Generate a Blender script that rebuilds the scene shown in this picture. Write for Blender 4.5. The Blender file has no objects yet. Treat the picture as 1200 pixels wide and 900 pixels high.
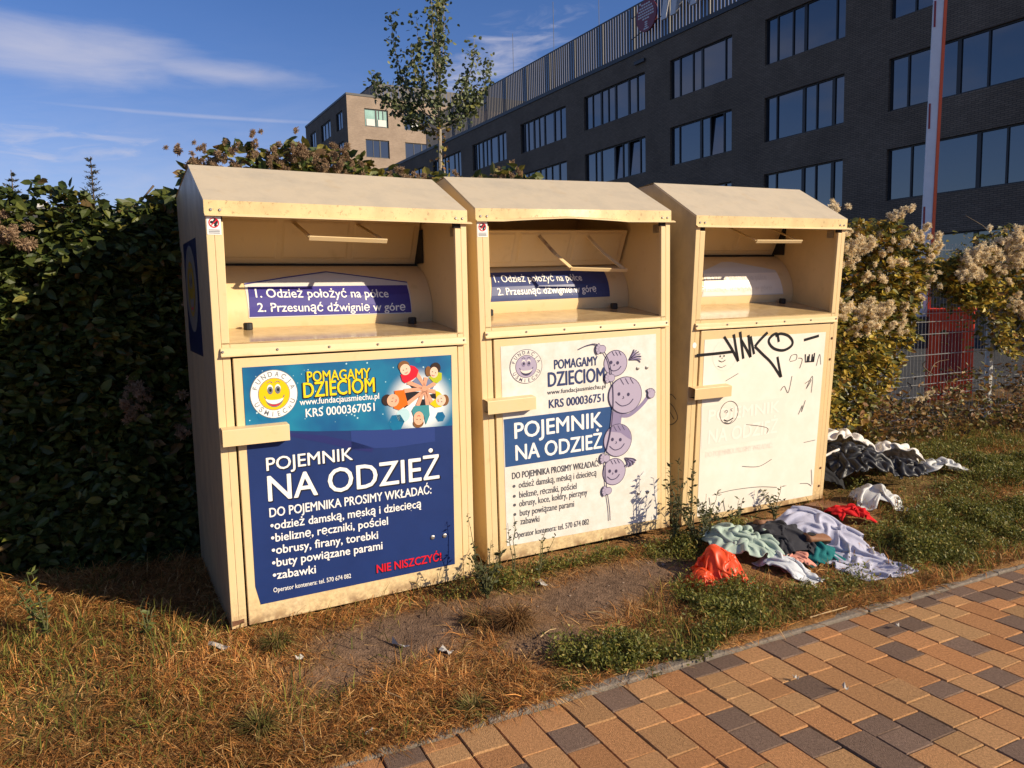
import bpy, math, random
import numpy as np
from mathutils import Vector, Matrix

# ------------------------------------------------------------------ camera, world, sun, exposure
C = bpy.context.scene.collection
scene = bpy.context.scene
CAM_H = 1.5224
cam_d = bpy.data.cameras.new("camera")
cam = bpy.data.objects.new("camera", cam_d); C.objects.link(cam)
cam_d.sensor_fit = 'HORIZONTAL'; cam_d.sensor_width = 36.0
cam_d.lens = 884.917 / 1200 * 36
cam_d.clip_start = 0.05; cam_d.clip_end = 3000
Rr = ((0.99964, -0.002917, -0.026618), (0.0, 0.994048, -0.108939), (0.026777, 0.1089, 0.993692))
cam.matrix_world = Matrix(((Rr[0][0], Rr[2][0], -Rr[1][0], 0),
                           (Rr[0][1], Rr[2][1], -Rr[1][1], 0),
                           (Rr[0][2], Rr[2][2], -Rr[1][2], CAM_H), (0, 0, 0, 1)))
scene.camera = cam
SUN_AZ, SUN_EL = math.radians(113), math.radians(24.6)      # azimuth clockwise from +Y
world = bpy.data.worlds.new("World"); scene.world = world; world.use_nodes = True
SKY_STRENGTH = 0.066
SUN_STRENGTH = 5.0
EXPOSURE = 0.40

def build_world():
    nt = world.node_tree; nt.nodes.clear(); N = nt.nodes.new; L = nt.links.new
    out = N('ShaderNodeOutputWorld'); bg = N('ShaderNodeBackground'); bg.inputs['Strength'].default_value = SKY_STRENGTH
    sky = N('ShaderNodeTexSky'); sky.sky_type = 'NISHITA'; sky.sun_disc = False
    sky.sun_elevation = SUN_EL; sky.sun_rotation = SUN_AZ
    sky.air_density = 1.0; sky.dust_density = 0.25; sky.ozone_density = 4.0
    hs = N('ShaderNodeHueSaturation'); hs.inputs['Saturation'].default_value = 1.10; hs.inputs['Value'].default_value = 1.05
    L(sky.outputs[0], hs.inputs['Color'])
    tint = N('ShaderNodeMix'); tint.data_type = 'RGBA'; tint.blend_type = 'MULTIPLY'; tint.inputs[0].default_value = 1; tint.inputs[7].default_value = (.98, 1.0, 1.30, 1); L(hs.outputs[0], tint.inputs[6])
    tc = N('ShaderNodeTexCoord'); sep = N('ShaderNodeSeparateXYZ'); L(tc.outputs['Generated'], sep.inputs[0])
    def M(op, a, b=None, c=None):
        n = N('ShaderNodeMath'); n.operation = op
        for i, v in enumerate((a, b, c)):
            if v is None: continue
            if isinstance(v, (int, float)): n.inputs[i].default_value = v
            else: L(v, n.inputs[i])
        return n.outputs[0]
    az = M('MULTIPLY', M('ARCTAN2', sep.outputs[0], sep.outputs[1]), 57.2958)     # degrees
    el = M('MULTIPLY', M('ARCSINE', sep.outputs[2]), 57.2958)
    def gauss(a0, e0, wa, we, slope=0.0):
        da = M('SUBTRACT', az, a0)
        de = M('SUBTRACT', M('SUBTRACT', el, e0), M('MULTIPLY', da, slope))
        q = M('ADD', M('POWER', M('DIVIDE', M('ABSOLUTE', da), wa), 2.0), M('POWER', M('DIVIDE', M('ABSOLUTE', de), we), 2.0))
        return M('EXPONENT', M('MULTIPLY', q, -1.0))
    def noise(sa, se, scale, detail, rough, rot=0.0, off=0.0, dist=0.0):
        cb = N('ShaderNodeCombineXYZ')
        L(M('ADD', M('MULTIPLY', az, sa), M('MULTIPLY', el, rot)), cb.inputs[0]); L(M('MULTIPLY', el, se), cb.inputs[1]); cb.inputs[2].default_value = off
        n = N('ShaderNodeTexNoise'); n.inputs['Scale'].default_value = scale; n.inputs['Detail'].default_value = detail
        n.inputs['Roughness'].default_value = rough; n.inputs['Distortion'].default_value = dist; L(cb.outputs[0], n.inputs['Vector'])
        return n.outputs[0]
    def ramp(v, lo, hi):
        n = N('ShaderNodeMapRange'); n.interpolation_type = 'SMOOTHSTEP'; n.inputs['From Min'].default_value = lo; n.inputs['From Max'].default_value = hi; L(v, n.inputs['Value'])
        return n.outputs[0]
    n1 = noise(0.10, 0.55, 1.0, 8, 0.58, 0.10, 3.1, 0.4)
    n2 = noise(0.22, 0.95, 1.0, 9, 0.62, -0.25, 7.7, 0.7)
    band = M('MAXIMUM', gauss(-30, 16.0, 10.0, 2.0, -0.02), M('MULTIPLY', gauss(-20, 15.7, 7.5, 1.0, -0.05), 0.85))
    f1 = M('MULTIPLY', ramp(M('ADD', M('MULTIPLY', band, 0.62), M('ADD', M('MULTIPLY', n1, 0.55), M('MULTIPLY', n2, 0.22))), 0.46, 1.12), 0.66)
    low = M('MAXIMUM', M('MULTIPLY', gauss(-30, 10.3, 16, 2.3), 0.8), M('MULTIPLY', gauss(-12, 11.0, 9.0, 3.6), 0.6))
    wisps = M('MAXIMUM', low, M('MULTIPLY', gauss(-1, 16.6, 7.0, 3.2, 0.35), 0.85))
    f2 = M('MULTIPLY', ramp(M('ADD', M('MULTIPLY', wisps, 0.5), M('MULTIPLY', n2, 0.80)), 0.58, 1.08), 0.75)
    trail = M('MULTIPLY', gauss(-20.5, 12.9, 10.0, 0.16, -0.012), M('ADD', 0.12, M('MULTIPLY', n2, 0.55)))
    hz = M('MULTIPLY', gauss(-22, 4.0, 60, 8.0), M('ADD', 0.10, M('MULTIPLY', n2, 0.62)))
    # scattered cloud elsewhere in the sky (seen mirrored in the panes)
    n3 = noise(0.035, 0.07, 1.0, 7, 0.55, 0.0, 1.3, 0.2)
    away = ramp(M('ABSOLUTE', M('ADD', az, 10.0)), 42, 60)
    f3 = M('MULTIPLY', M('MULTIPLY', ramp(n3, 0.50, 0.68), away), 0.6)
    f = M('MINIMUM', M('MAXIMUM', M('MAXIMUM', f1, f2), M('MAXIMUM', M('MAXIMUM', trail, f3), hz)), 0.9)
    up = ramp(el, 0.0, 3.0)
    mix = N('ShaderNodeMix'); mix.data_type = 'RGBA'; L(M('MULTIPLY', f, up), mix.inputs[0]); L(tint.outputs[2], mix.inputs[6]); mix.inputs[7].default_value = (7.4, 7.2, 8.3, 1)
    L(mix.outputs[2], bg.inputs['Color']); L(bg.outputs[0], out.inputs[0])
build_world()
sun_d = bpy.data.lights.new("sun", 'SUN'); sun_d.energy = SUN_STRENGTH; sun_d.angle = math.radians(0.53); sun_d.color = (1.0, 0.855, 0.635)
sun = bpy.data.objects.new("sun", sun_d); C.objects.link(sun)
sd = Vector((-math.sin(SUN_AZ) * math.cos(SUN_EL), -math.cos(SUN_AZ) * math.cos(SUN_EL), -math.sin(SUN_EL)))
sun.rotation_euler = sd.to_track_quat('-Z', 'Y').to_euler(); sun.location = (20, -10, 20)
vs = scene.view_settings; vs.view_transform = 'Standard'; vs.look = 'None'; vs.exposure = EXPOSURE; vs.gamma = 1.0; vs.use_curve_mapping = False

# ------------------------------------------------------------------ helpers
rng = np.random.default_rng(7); random.seed(7)

def material(name, col, rough=0.6, metal=0.0, vary=0.0, vscale=8.0, bump=0.0, bscale=60.0, attr=False, translucent=0.0, spec=0.5, col2=None, coat=0.0, ior=None, alpha=1.0, backface=None):
    m = bpy.data.materials.new(name); m.use_nodes = True
    nt = m.node_tree; N = nt.nodes.new; L = nt.links.new
    p = nt.nodes['Principled BSDF']; out = nt.nodes['Material Output']
    p.inputs['Roughness'].default_value = rough; p.inputs['Metallic'].default_value = metal
    p.inputs['Specular IOR Level'].default_value = spec; p.inputs['Coat Weight'].default_value = coat
    p.inputs['Alpha'].default_value = alpha
    if ior: p.inputs['IOR'].default_value = ior
    tc = N('ShaderNodeTexCoord')
    if attr:
        a = N('ShaderNodeAttribute'); a.attribute_name = 'col'; c = a.outputs['Color']
    else:
        r = N('ShaderNodeRGB'); r.outputs[0].default_value = (*col, 1); c = r.outputs[0]
    if vary > 0 or col2:
        n = N('ShaderNodeTexNoise'); n.inputs['Scale'].default_value = vscale; n.inputs['Detail'].default_value = 6; n.inputs['Roughness'].default_value = 0.65
        L(tc.outputs['Object'], n.inputs['Vector'])
        mr = N('ShaderNodeMapRange'); mr.inputs['From Min'].default_value = 0.3; mr.inputs['From Max'].default_value = 0.7
        L(n.outputs[0], mr.inputs['Value'])
        mx = N('ShaderNodeMix'); mx.data_type = 'RGBA'
        if col2:
            L(mr.outputs[0], mx.inputs[0]); L(c, mx.inputs[6]); mx.inputs[7].default_value = (*col2, 1)
        else:
            mr.inputs['To Min'].default_value = 1 - vary; mr.inputs['To Max'].default_value = 1 + vary
            mx.blend_type = 'MULTIPLY'; mx.inputs[0].default_value = 1.0; L(c, mx.inputs[6]); L(mr.outputs[0], mx.inputs[7])
        c = mx.outputs[2]
    L(c, p.inputs['Base Color'])
    if bump > 0:
        n2 = N('ShaderNodeTexNoise'); n2.inputs['Scale'].default_value = bscale; n2.inputs['Detail'].default_value = 5
        L(tc.outputs['Object'], n2.inputs['Vector'])
        b = N('ShaderNodeBump'); b.inputs['Strength'].default_value = bump; b.inputs['Distance'].default_value = 0.01
        L(n2.outputs[0], b.inputs['Height']); L(b.outputs[0], p.inputs['Normal'])
    if translucent > 0:
        t = N('ShaderNodeBsdfTranslucent'); L(c, t.inputs['Color'])
        ms = N('ShaderNodeMixShader'); ms.inputs[0].default_value = translucent
        L(p.outputs[0], ms.inputs[1]); L(t.outputs[0], ms.inputs[2]); L(ms.outputs[0], out.inputs[0])
    return m

def prop(o, label=None, cat=None, group=None, kind=None):
    if label: o['label'] = label
    if cat: o['category'] = cat
    if group: o['group'] = group
    if kind: o['kind'] = kind
    return o

def thing(name, label, cat, loc=(0, 0, 0), rot=(0, 0, 0), group=None):
    o = bpy.data.objects.new(name, None); C.objects.link(o); o.empty_display_size = 0.1
    o.location = loc; o.rotation_euler = rot
    return prop(o, label, cat, group)

class MB:
    """collects faces of ONE mesh object"""
    def __init__(s): s.v = []; s.f = []; s.m = []; s.mats = []
    def mi(s, m):
        if m not in s.mats: s.mats.append(m)
        return s.mats.index(m)
    def face(s, pts, m):
        b = len(s.v); s.v += [tuple(p) for p in pts]; s.f.append(tuple(range(b, b + len(pts)))); s.m.append(s.mi(m))
    def mesh(s, V, F, m):
        b = len(s.v); s.v += [tuple(p) for p in V]; k = s.mi(m)
        for f in F: s.f.append(tuple(b + i for i in f)); s.m.append(k)
    def box(s, x0, x1, y0, y1, z0, z1, m):
        V = [(x0, y0, z0), (x1, y0, z0), (x1, y1, z0), (x0, y1, z0), (x0, y0, z1), (x1, y0, z1), (x1, y1, z1), (x0, y1, z1)]
        s.mesh(V, [(0, 3, 2, 1), (4, 5, 6, 7), (0, 1, 5, 4), (1, 2, 6, 5), (2, 3, 7, 6), (3, 0, 4, 7)], m)
    def prism_x(s, prof, x0, x1, m):
        """closed (y,z) outline, counter-clockwise seen from +x, swept from x0 to x1"""
        n = len(prof); V = [(x0, y, z) for y, z in prof] + [(x1, y, z) for y, z in prof]
        F = [tuple(reversed(range(n))), tuple(range(n, 2 * n))] + [(i, (i + 1) % n, n + (i + 1) % n, n + i) for i in range(n)]
        s.mesh(V, F, m)
    def prism_y(s, prof, y0, y1, m):
        n = len(prof); V = [(x, y0, z) for x, z in prof] + [(x, y1, z) for x, z in prof]
        F = [tuple(range(n)), tuple(reversed(range(n, 2 * n)))] + [(i, n + i, n + (i + 1) % n, (i + 1) % n) for i in range(n)]
        s.mesh(V, F, m)
    def tube(s, pts, radii, m, n=6):
        pts = [Vector(p) for p in pts]
        if isinstance(radii, (int, float)): radii = [radii] * len(pts)
        V = []; F = []; up = Vector((0.13, 0.31, 0.94))
        for i, p in enumerate(pts):
            d = (pts[min(i + 1, len(pts) - 1)] - pts[max(i - 1, 0)]).normalized()
            a = d.cross(up)
            if a.length < 1e-3: a = d.cross(Vector((1, 0, 0)))
            a.normalize(); b = d.cross(a)
            for k in range(n):
                t = 2 * math.pi * k / n
                V.append(p + (a * math.cos(t) + b * math.sin(t)) * radii[i])
        for i in range(len(pts) - 1):
            for k in range(n): F.append((i * n + k, i * n + (k + 1) % n, (i + 1) * n + (k + 1) % n, (i + 1) * n + k))
        F.append(tuple(reversed(range(n)))); F.append(tuple(range((len(pts) - 1) * n, len(pts) * n)))
        s.mesh(V, F, m)
    def bar(s, p, q, w, t, m, side=(1, 0, 0)):
        """flat bar from p to q: w wide along side, t thick"""
        p = Vector(p); q = Vector(q); d = (q - p).normalized(); sv = Vector(side); sv = (sv - d * sv.dot(d)).normalized(); n = d.cross(sv)
        V = []
        for c in (p, q):
            for a, b in ((-1, -1), (1, -1), (1, 1), (-1, 1)): V.append(c + sv * (a * w / 2) + n * (b * t / 2))
        s.mesh(V, [(0, 3, 2, 1), (4, 5, 6, 7), (0, 1, 5, 4), (1, 2, 6, 5), (2, 3, 7, 6), (3, 0, 4, 7)], m)
    def build(s, name, parent=None, bevel=0.0, smooth=False, label=None, segs=2):
        me = bpy.data.meshes.new(name); me.from_pydata(s.v, [], s.f)
        for m in s.mats: me.materials.append(m)
        me.polygons.foreach_set('material_index', s.m)
        if smooth: me.polygons.foreach_set('use_smooth', [True] * len(s.f))
        me.update()
        o = bpy.data.objects.new(name, me); C.objects.link(o); o.parent = parent
        if bevel:
            bm = o.modifiers.new('bevel', 'BEVEL'); bm.width = bevel; bm.segments = segs; bm.limit_method = 'ANGLE'; bm.harden_normals = False
        if label: o['label'] = label
        return o

def np_mesh(name, V, T, mat, parent=None, col=None, smooth=False, quads=None):
    """fast mesh from numpy triangles; col is an (n,3) colour per vertex"""
    me = bpy.data.meshes.new(name); V = np.ascontiguousarray(V, dtype=np.float32)
    F = T if quads is None else quads; k = F.shape[1]
    me.vertices.add(len(V)); me.vertices.foreach_set('co', V.ravel())
    me.loops.add(F.size); me.loops.foreach_set('vertex_index', np.ascontiguousarray(F, dtype=np.int32).ravel())
    me.polygons.add(len(F)); me.polygons.foreach_set('loop_start', np.arange(0, F.size, k, dtype=np.int32))
    me.polygons.foreach_set('use_smooth', np.full(len(F), smooth))
    if col is not None:
        a = me.color_attributes.new('col', 'FLOAT_COLOR', 'POINT')
        a.data.foreach_set('color', np.concatenate([col, np.ones((len(col), 1))], 1).astype(np.float32).ravel())
    me.materials.append(mat); me.update(calc_edges=True); me.validate()
    o = bpy.data.objects.new(name, me); C.objects.link(o); o.parent = parent
    return o

def copy_obj(o, parent=None):
    c = o.copy(); C.objects.link(c); c.parent = parent
    return c

def vnoise(x, y, seed=0):
    xi = np.floor(x).astype(np.int64); yi = np.floor(y).astype(np.int64); fx = x - xi; fy = y - yi
    fx = fx * fx * (3 - 2 * fx); fy = fy * fy * (3 - 2 * fy)
    def h(a, b):
        n = (a * 374761393 + b * 668265263 + seed * 974634517) & 0x7fffffff
        n = ((n ^ (n >> 13)) * 1274126177) & 0x7fffffff
        return ((n ^ (n >> 16)) & 0xffff) / 65535.0
    return (h(xi, yi) * (1 - fx) + h(xi + 1, yi) * fx) * (1 - fy) + (h(xi, yi + 1) * (1 - fx) + h(xi + 1, yi + 1) * fx) * fy
def fbm(x, y, seed=0, oct=4):
    r = 0; a = 0.5; t = 0
    for i in range(oct): r = r + a * vnoise(x * 2 ** i, y * 2 ** i, seed + i); t += a; a *= 0.5
    return r / t

# frame of the kerb: a along it (to the right), b away from the paving
P0 = np.array([0.7815, 3.0231]); KD = 0.4524
KA = np.array([math.cos(KD), math.sin(KD)]); KB = np.array([-math.sin(KD), math.cos(KD)])
def ab2w(a, b): return P0[0] + a * KA[0] + b * KB[0], P0[1] + a * KA[1] + b * KB[1]
def w2ab(x, y): return (x - P0[0]) * KA[0] + (y - P0[1]) * KA[1], (x - P0[0]) * KB[0] + (y - P0[1]) * KB[1]
def tz(a, b):
    a = np.asarray(a, float); b = np.asarray(b, float)
    t = np.clip((b - .05) / .95, 0, 1); z = .155 * t * t * (3 - 2 * t) + np.clip(b - 1, 0, 2) * .035
    z = z - np.clip(b - 3.0, 0, 1.6) * .19
    e = np.clip((b - .02) / .25, 0, 1)
    z = z + .024 * np.clip(1 - np.abs(b - .055) / .055, 0, 1) * np.clip(fbm(a * 4, b * 4, 51) * 3 - .9, 0, 1)
    return z + e * ((fbm(a * 1.7, b * 1.7, 11) - .5) * .05 + (fbm(a * 9, b * 9, 5, 3) - .5) * .022)
def tzw(x, y):
    a, b = w2ab(x, y); return tz(a, b)

# ------------------------------------------------------------------ the ground
def ell(a, b, a0, b0, ra, rb, p=1.5):
    return np.exp(-((np.abs(a - a0) / ra) ** 2 + (np.abs(b - b0) / rb) ** 2) ** p)
def fields(a, b):
    n = fbm(a * 3.1, b * 3.1, 21) - .5; n2 = fbm(a * 1.1, b * 1.1, 31) - .5
    aa = a + n * .25; bb = b + (fbm(a * 3.1, b * 3.1, 22) - .5) * .18
    dirt = np.maximum.reduce([ell(aa, bb, -1.08, .66, .40, .20), ell(aa, bb, -.12, .63, .50, .20), ell(aa, bb, .38, .66, .34, .15),
                              ell(aa, bb, -.55, .42, .32, .11), ell(aa, bb, -1.38, .52, .22, .13) * .8, ell(aa, bb, -.62, .62, .30, .16) * .8])
    green = np.maximum.reduce([ell(aa, bb, -.46, .27, .20, .08), ell(aa, bb, -.2, .2, .30, .09), ell(aa, bb, .05, .14, .22, .07), ell(aa, bb, .42, .34, .30, .18),
                               ell(aa, bb, .68, .22, .26, .12), ell(aa, bb, .38, .12, .26, .07), ell(aa, bb, 2.1, .44, .62, .30), ell(aa, bb, 2.95, .36, .8, .26),
                               ell(aa, bb, -.63, .84, .28, .10) * .9, ell(aa, bb, -.2, .95, .3, .07), ell(aa, bb, .05, .93, .3, .07), ell(aa, bb, .55, .82, .2, .14), ell(aa, bb, 1.0, .95, .3, .1),
                               ell(aa, bb, 3.2, 1.1, 1.2, .4) * .8, ell(aa, bb, -2.45, 1.15, .3, .25) * .8, ell(aa, bb, -2.5, .75, .35, .35) * .75, ell(aa, bb, -2.1, .45, .25, .15) * .55, ell(aa, bb, -1.62, .36, .22, .1) * .5, ell(aa, bb, 1.3, .25, .5, .12) * .55, ell(aa, bb, -1.95, .95, .25, .15) * .5])
    green = np.maximum(green, np.clip((b - 1.2) * 1.2, 0, .75) * (a > 1.6) * np.clip(.65 + n2 * 2.4, 0, 1))
    green = np.clip(green * (.75 + n * 1.2), 0, 1)
    dry = np.clip((1 - dirt * 1.05) * (1 - green * .88), 0, 1)
    return np.clip(dirt, 0, 1), green, dry

M = {}
M['soil'] = material('bank_soil', (.1, .1, .1), .95, attr=True, vary=.42, vscale=38, bump=.9, bscale=120, spec=.1)
M['far_ground'] = material('dark_asphalt', (.05, .05, .05), .9, vary=.25, vscale=3, spec=.2)
def ground():
    m = MB(); m.face([(-400, -400, -.30), (400, -400, -.30), (400, 400, -.30), (-400, 400, -.30)], M['far_ground'])
    prop(m.build('ground'), kind='structure')
    a = np.concatenate([np.arange(-14, -3.4, .2), np.arange(-3.4, 3.6, .022), np.arange(3.6, 8, .06), np.arange(8, 26, .3)])
    b = np.concatenate([np.arange(.012, 1.3, .018), np.arange(1.3, 2.6, .05), np.arange(2.6, 5.01, .15)])
    A, B_ = np.meshgrid(a, b, indexing='ij'); Z = tz(A, B_); X, Y = ab2w(A, B_)
    d, g, r = fields(A, B_)
    r_ = fbm(A * 6, B_ * 6, 77)[..., None]
    cd = np.array([.140, .088, .057]) * (.75 + .5 * r_); cg = np.array([.085, .078, .028]) * (.7 + .6 * r_); cr = np.array([.28, .145, .055]) * (.6 + .8 * r_)
    w = np.stack([d, g * .9, r * .8], -1) + 1e-3; w /= w.sum(-1, keepdims=True)
    col = cd * w[..., :1] + cg * w[..., 1:2] + cr * w[..., 2:]
    na, nb = A.shape; idx = np.arange(na * nb).reshape(na, nb)
    Q = np.stack([idx[:-1, :-1], idx[1:, :-1], idx[1:, 1:], idx[:-1, 1:]], -1).reshape(-1, 4)
    prop(np_mesh('earth_bank', np.stack([X, Y, Z], -1).reshape(-1, 3), None, M['soil'], col=col.reshape(-1, 3), smooth=True, quads=Q), kind='structure')
ground()

M['joint'] = material('joint_sand', (.045, .036, .028), .95, vary=.3, vscale=30, spec=.1)
M['brick'] = material('paver', (.3, .2, .1), .85, attr=True, vary=.34, vscale=110, bump=.5, bscale=260, spec=.10)
M['kerb'] = material('kerb_concrete', (.20, .165, .13), .9, vary=.3, vscale=22, bump=.6, bscale=120, spec=.2)
def paving():
    m = MB()
    def s(a, b, z): x, y = ab2w(a, b); return (x, y, z)
    m.face([s(-14, .03, -.010), s(-14, -9, -.010), s(30, -9, -.010), s(30, .03, -.010)], M['joint'])
    base = m.build('paving_bed'); prop(base, kind='structure')
    W = .1404; V = []; Q = []; COL = []
    r = random.Random(5)
    lens = [.095, .095, .12, .145, .145, .18, .235]
    k0 = int(-6 / W); k1 = int(17 / W)
    for k in range(k0, k1):
        b = 0.0; first = True; prev_dark = False
        bmax = 5.2 if k < 60 else 3.5
        while b < bmax:
            l = r.choice(lens) * (1 if not first else r.choice([.6, 1, 1])); first = False
            dark = r.random() < (.31 if not prev_dark else .12); prev_dark = dark
            a0, a1, b0, b1 = k * W + .0016, (k + 1) * W - .0016, -b - .0016, -b - l + .0016
            z = r.gauss(0, .0009); ta = r.gauss(0, .0012); tb = r.gauss(0, .0012)
            i0 = len(V); e = .0032
            for (aa, bb, zz) in ((a0, b0, -.006), (a1, b0, -.006), (a1, b1, -.006), (a0, b1, -.006), (a0 + e, b0 - e, z + ta), (a1 - e, b0 - e, z - ta), (a1 - e, b1 + e, z - tb), (a0 + e, b1 + e, z + tb)):
                V.append(s(aa, bb, zz))
            Q += [(i0 + 4, i0 + 7, i0 + 6, i0 + 5)] + [(i0 + j, i0 + 4 + j, i0 + 4 + (j + 1) % 4, i0 + (j + 1) % 4) for j in range(4)]
            if dark: c = np.array([.185, .122, .088]) * r.uniform(.82, 1.15)
            else:
                t = r.random(); c = (np.array([.43, .203, .086]) * (1 - t) + np.array([.41, .235, .108]) * t) * r.uniform(.86, 1.1)
            COL += [c] * 8
            b += l
    prop(np_mesh('paving', np.array(V), None, M['brick'], col=np.array(COL), quads=np.array(Q)), kind='structure')
    kb = MB(); a = -6.0; r2 = random.Random(3)
    while a < 16:
        L = 1.0; dz = r2.uniform(-.004, .006); db = r2.uniform(-.004, .004)
        a0, a1, b0, b1, zt = a + .004, a + L - .004, .006 + db, .058 + db, .006 + dz
        V = [s(a0, b0, -.1), s(a1, b0, -.1), s(a1, b1, -.1), s(a0, b1, -.1), s(a0, b0, zt), s(a1, b0, zt), s(a1, b1, zt), s(a0, b1, zt)]
        kb.mesh(V, [(0, 3, 2, 1), (4, 5, 6, 7), (0, 1, 5, 4), (1, 2, 6, 5), (2, 3, 7, 6), (3, 0, 4, 7)], M['kerb']); a += L
    prop(kb.build('kerb', bevel=.006), kind='structure')
paving()

# ------------------------------------------------------------------ clothing containers
def paint_material(name, base, dusty=(.60, .50, .36), dust=0.35, rust_z=0.06, spots=.68):
    """cream enamel: grime streaks, chips and rust towards the bottom edge (wear with its own shape)"""
    m = bpy.data.materials.new(name); m.use_nodes = True; nt = m.node_tree; N = nt.nodes.new; L = nt.links.new
    p = nt.nodes['Principled BSDF']; p.inputs['Roughness'].default_value = .42; p.inputs['Specular IOR Level'].default_value = .45
    tc = N('ShaderNodeTexCoord'); mp = N('ShaderNodeMapping'); mp.inputs['Scale'].default_value = (2.6, 2.6, 1.5); L(tc.outputs['Object'], mp.inputs[0])
    n1 = N('ShaderNodeTexNoise'); n1.inputs['Scale'].default_value = 2.2; n1.inputs['Detail'].default_value = 8; n1.inputs['Roughness'].default_value = .68; L(mp.outputs[0], n1.inputs['Vector'])
    n2 = N('ShaderNodeTexNoise'); n2.inputs['Scale'].default_value = 55; n2.inputs['Detail'].default_value = 5; n2.inputs['Roughness'].default_value = .75; L(tc.outputs['Object'], n2.inputs['Vector'])
    n3 = N('ShaderNodeTexNoise'); n3.inputs['Scale'].default_value = 16; n3.inputs['Detail'].default_value = 6; L(tc.outputs['Object'], n3.inputs['Vector'])
    def rmp(v, a, b, lo=0., hi=1.):
        n = N('ShaderNodeMapRange'); n.inputs['From Min'].default_value = a; n.inputs['From Max'].default_value = b; n.inputs['To Min'].default_value = lo; n.inputs['To Max'].default_value = hi; L(v, n.inputs['Value']); return n.outputs[0]
    def mix(f, a, b):
        n = N('ShaderNodeMix'); n.data_type = 'RGBA'; L(f, n.inputs[0])
        for k, v in ((6, a), (7, b)):
            if isinstance(v, tuple): n.inputs[k].default_value = (*v, 1)
            else: L(v, n.inputs[k])
        return n.outputs[2]
    c = mix(rmp(n1.outputs[0], .42, .78, 0, dust), base, dusty)
    c = mix(rmp(n3.outputs[0], .60, .80, 0, .30), c, (.42, .27, .10))
    c = mix(rmp(n2.outputs[0], spots, spots + .07, 0, .6), c, (.22, .12, .05))
    sp = N('ShaderNodeSeparateXYZ'); L(tc.outputs['Object'], sp.inputs[0])
    lo = rmp(sp.outputs[2], rust_z, -.01)
    mu = N('ShaderNodeMath'); mu.operation = 'MULTIPLY'; L(lo, mu.inputs[0]); L(rmp(n3.outputs[0], .46, .60), mu.inputs[1])
    c = mix(mu.outputs[0], c, (.16, .06, .025))
    mud = N('ShaderNodeMath'); mud.operation = 'MULTIPLY'; L(rmp(sp.outputs[2], .17, .0), mud.inputs[0]); L(rmp(n2.outputs[0], .40, .66, 0, .75), mud.inputs[1])
    c = mix(mud.outputs[0], c, (.27, .18, .10))
    L(c, p.inputs['Base Color'])
    L(rmp(n1.outputs[0], .35, .75, .36, .60), p.inputs['Roughness'])
    b = N('ShaderNodeBump'); b.inputs['Strength'].default_value = .10; b.inputs['Distance'].default_value = .01; L(n1.outputs[0], b.inputs['Height']); L(b.outputs[0], p.inputs['Normal'])
    return m
M['cream'] = paint_material('cream_enamel', (.71, .53, .275), dust=.34)
M['cream_roof'] = paint_material('cream_enamel_dusty', (.57, .47, .32), dusty=(.42, .36, .27), dust=.95)
M['cream_grimy'] = paint_material('cream_enamel_grimy', (.69, .50, .25), dusty=(.52, .39, .21), dust=.7)
M['flange'] = paint_material('cream_enamel_stained', (.70, .52, .25), dusty=(.40, .28, .12), dust=.8, spots=.57)
M['cream_side'] = paint_material('cream_enamel_side_shade_grime', (.40, .31, .19), dusty=(.22, .18, .13), dust=.9)  # darker cream for left sides: their shade painted in, along with grime
M['shelfm'] = material('worn_shelf', (.60, .43, .21), .13, vary=.22, vscale=9, col2=(.38, .25, .11), spec=.7)
M['rubber'] = material('black_rubber', (.012, .012, .012), .6)
M['steel'] = material('steel', (.45, .42, .38), .4, metal=.9, vary=.2, vscale=40)
M['rust'] = material('rust', (.15, .065, .03), .85, vary=.4, vscale=60)
M['dark'] = material('dark_gap', (.02, .017, .014), .9)
M['rustybar'] = material('rusty_bar', (.70, .53, .28), .5, col2=(.17, .07, .03), vscale=18)

def pmat(name, col, rough=.36, **k): return material(name, col, rough, spec=.3, **k)
M['p_navy'] = pmat('print_navy', (.013, .032, .132), vary=.10, vscale=5)
M['p_teal'] = pmat('print_teal', (.006, .170, .300), col2=(.004, .085, .230), vscale=4)
M['p_white'] = pmat('print_white', (.80, .79, .76))
M['p_swoosh'] = pmat('print_indigo', (.018, .024, .125))
M['p_swoosh2'] = pmat('print_light_indigo', (.022, .045, .185))
M['p_yellow'] = pmat('print_yellow', (.83, .60, .01))
M['p_gold'] = pmat('print_gold', (.85, .50, .005))
M['p_red'] = pmat('print_red', (.62, .012, .03))
M['p_dkoutline'] = pmat('print_dark', (.014, .016, .03))
M['p_gray'] = pmat('print_gray', (.16, .17, .19))
M['p_skin'] = pmat('print_skin', (.72, .40, .26)); M['p_skin2'] = pmat('print_skin_light', (.78, .52, .38))
M['p_arm'] = pmat('print_arm', (.66, .32, .20))
M['p_brownhair'] = pmat('print_brown_hair', (.20, .085, .03)); M['p_darkhair'] = pmat('print_dark_hair', (.035, .018, .014))
M['p_orange'] = pmat('print_orange', (.75, .14, .01)); M['p_lime'] = pmat('print_lime', (.42, .46, .02)); M['p_tealshirt'] = pmat('print_teal_shirt', (.05, .25, .28))
M['p_jeans'] = pmat('print_jeans', (.16, .20, .32)); M['p_black'] = pmat('print_black', (.015, .015, .02)); M['p_pale'] = pmat('print_pale', (.42, .62, .66))
M['p_aged'] = pmat('aged_white_film', (.75, .72, .67), .42, vary=.05, vscale=14, col2=(.64, .59, .51))
M['p_faded'] = pmat('sun_bleached_film', (.80, .75, .66), .45, col2=(.73, .66, .55), vscale=5)
M['p_ink'] = pmat('print_ink_blue', (.035, .050, .135)); M['p_box'] = pmat('print_box_blue', (.030, .080, .210), vary=.08, vscale=9)
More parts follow.
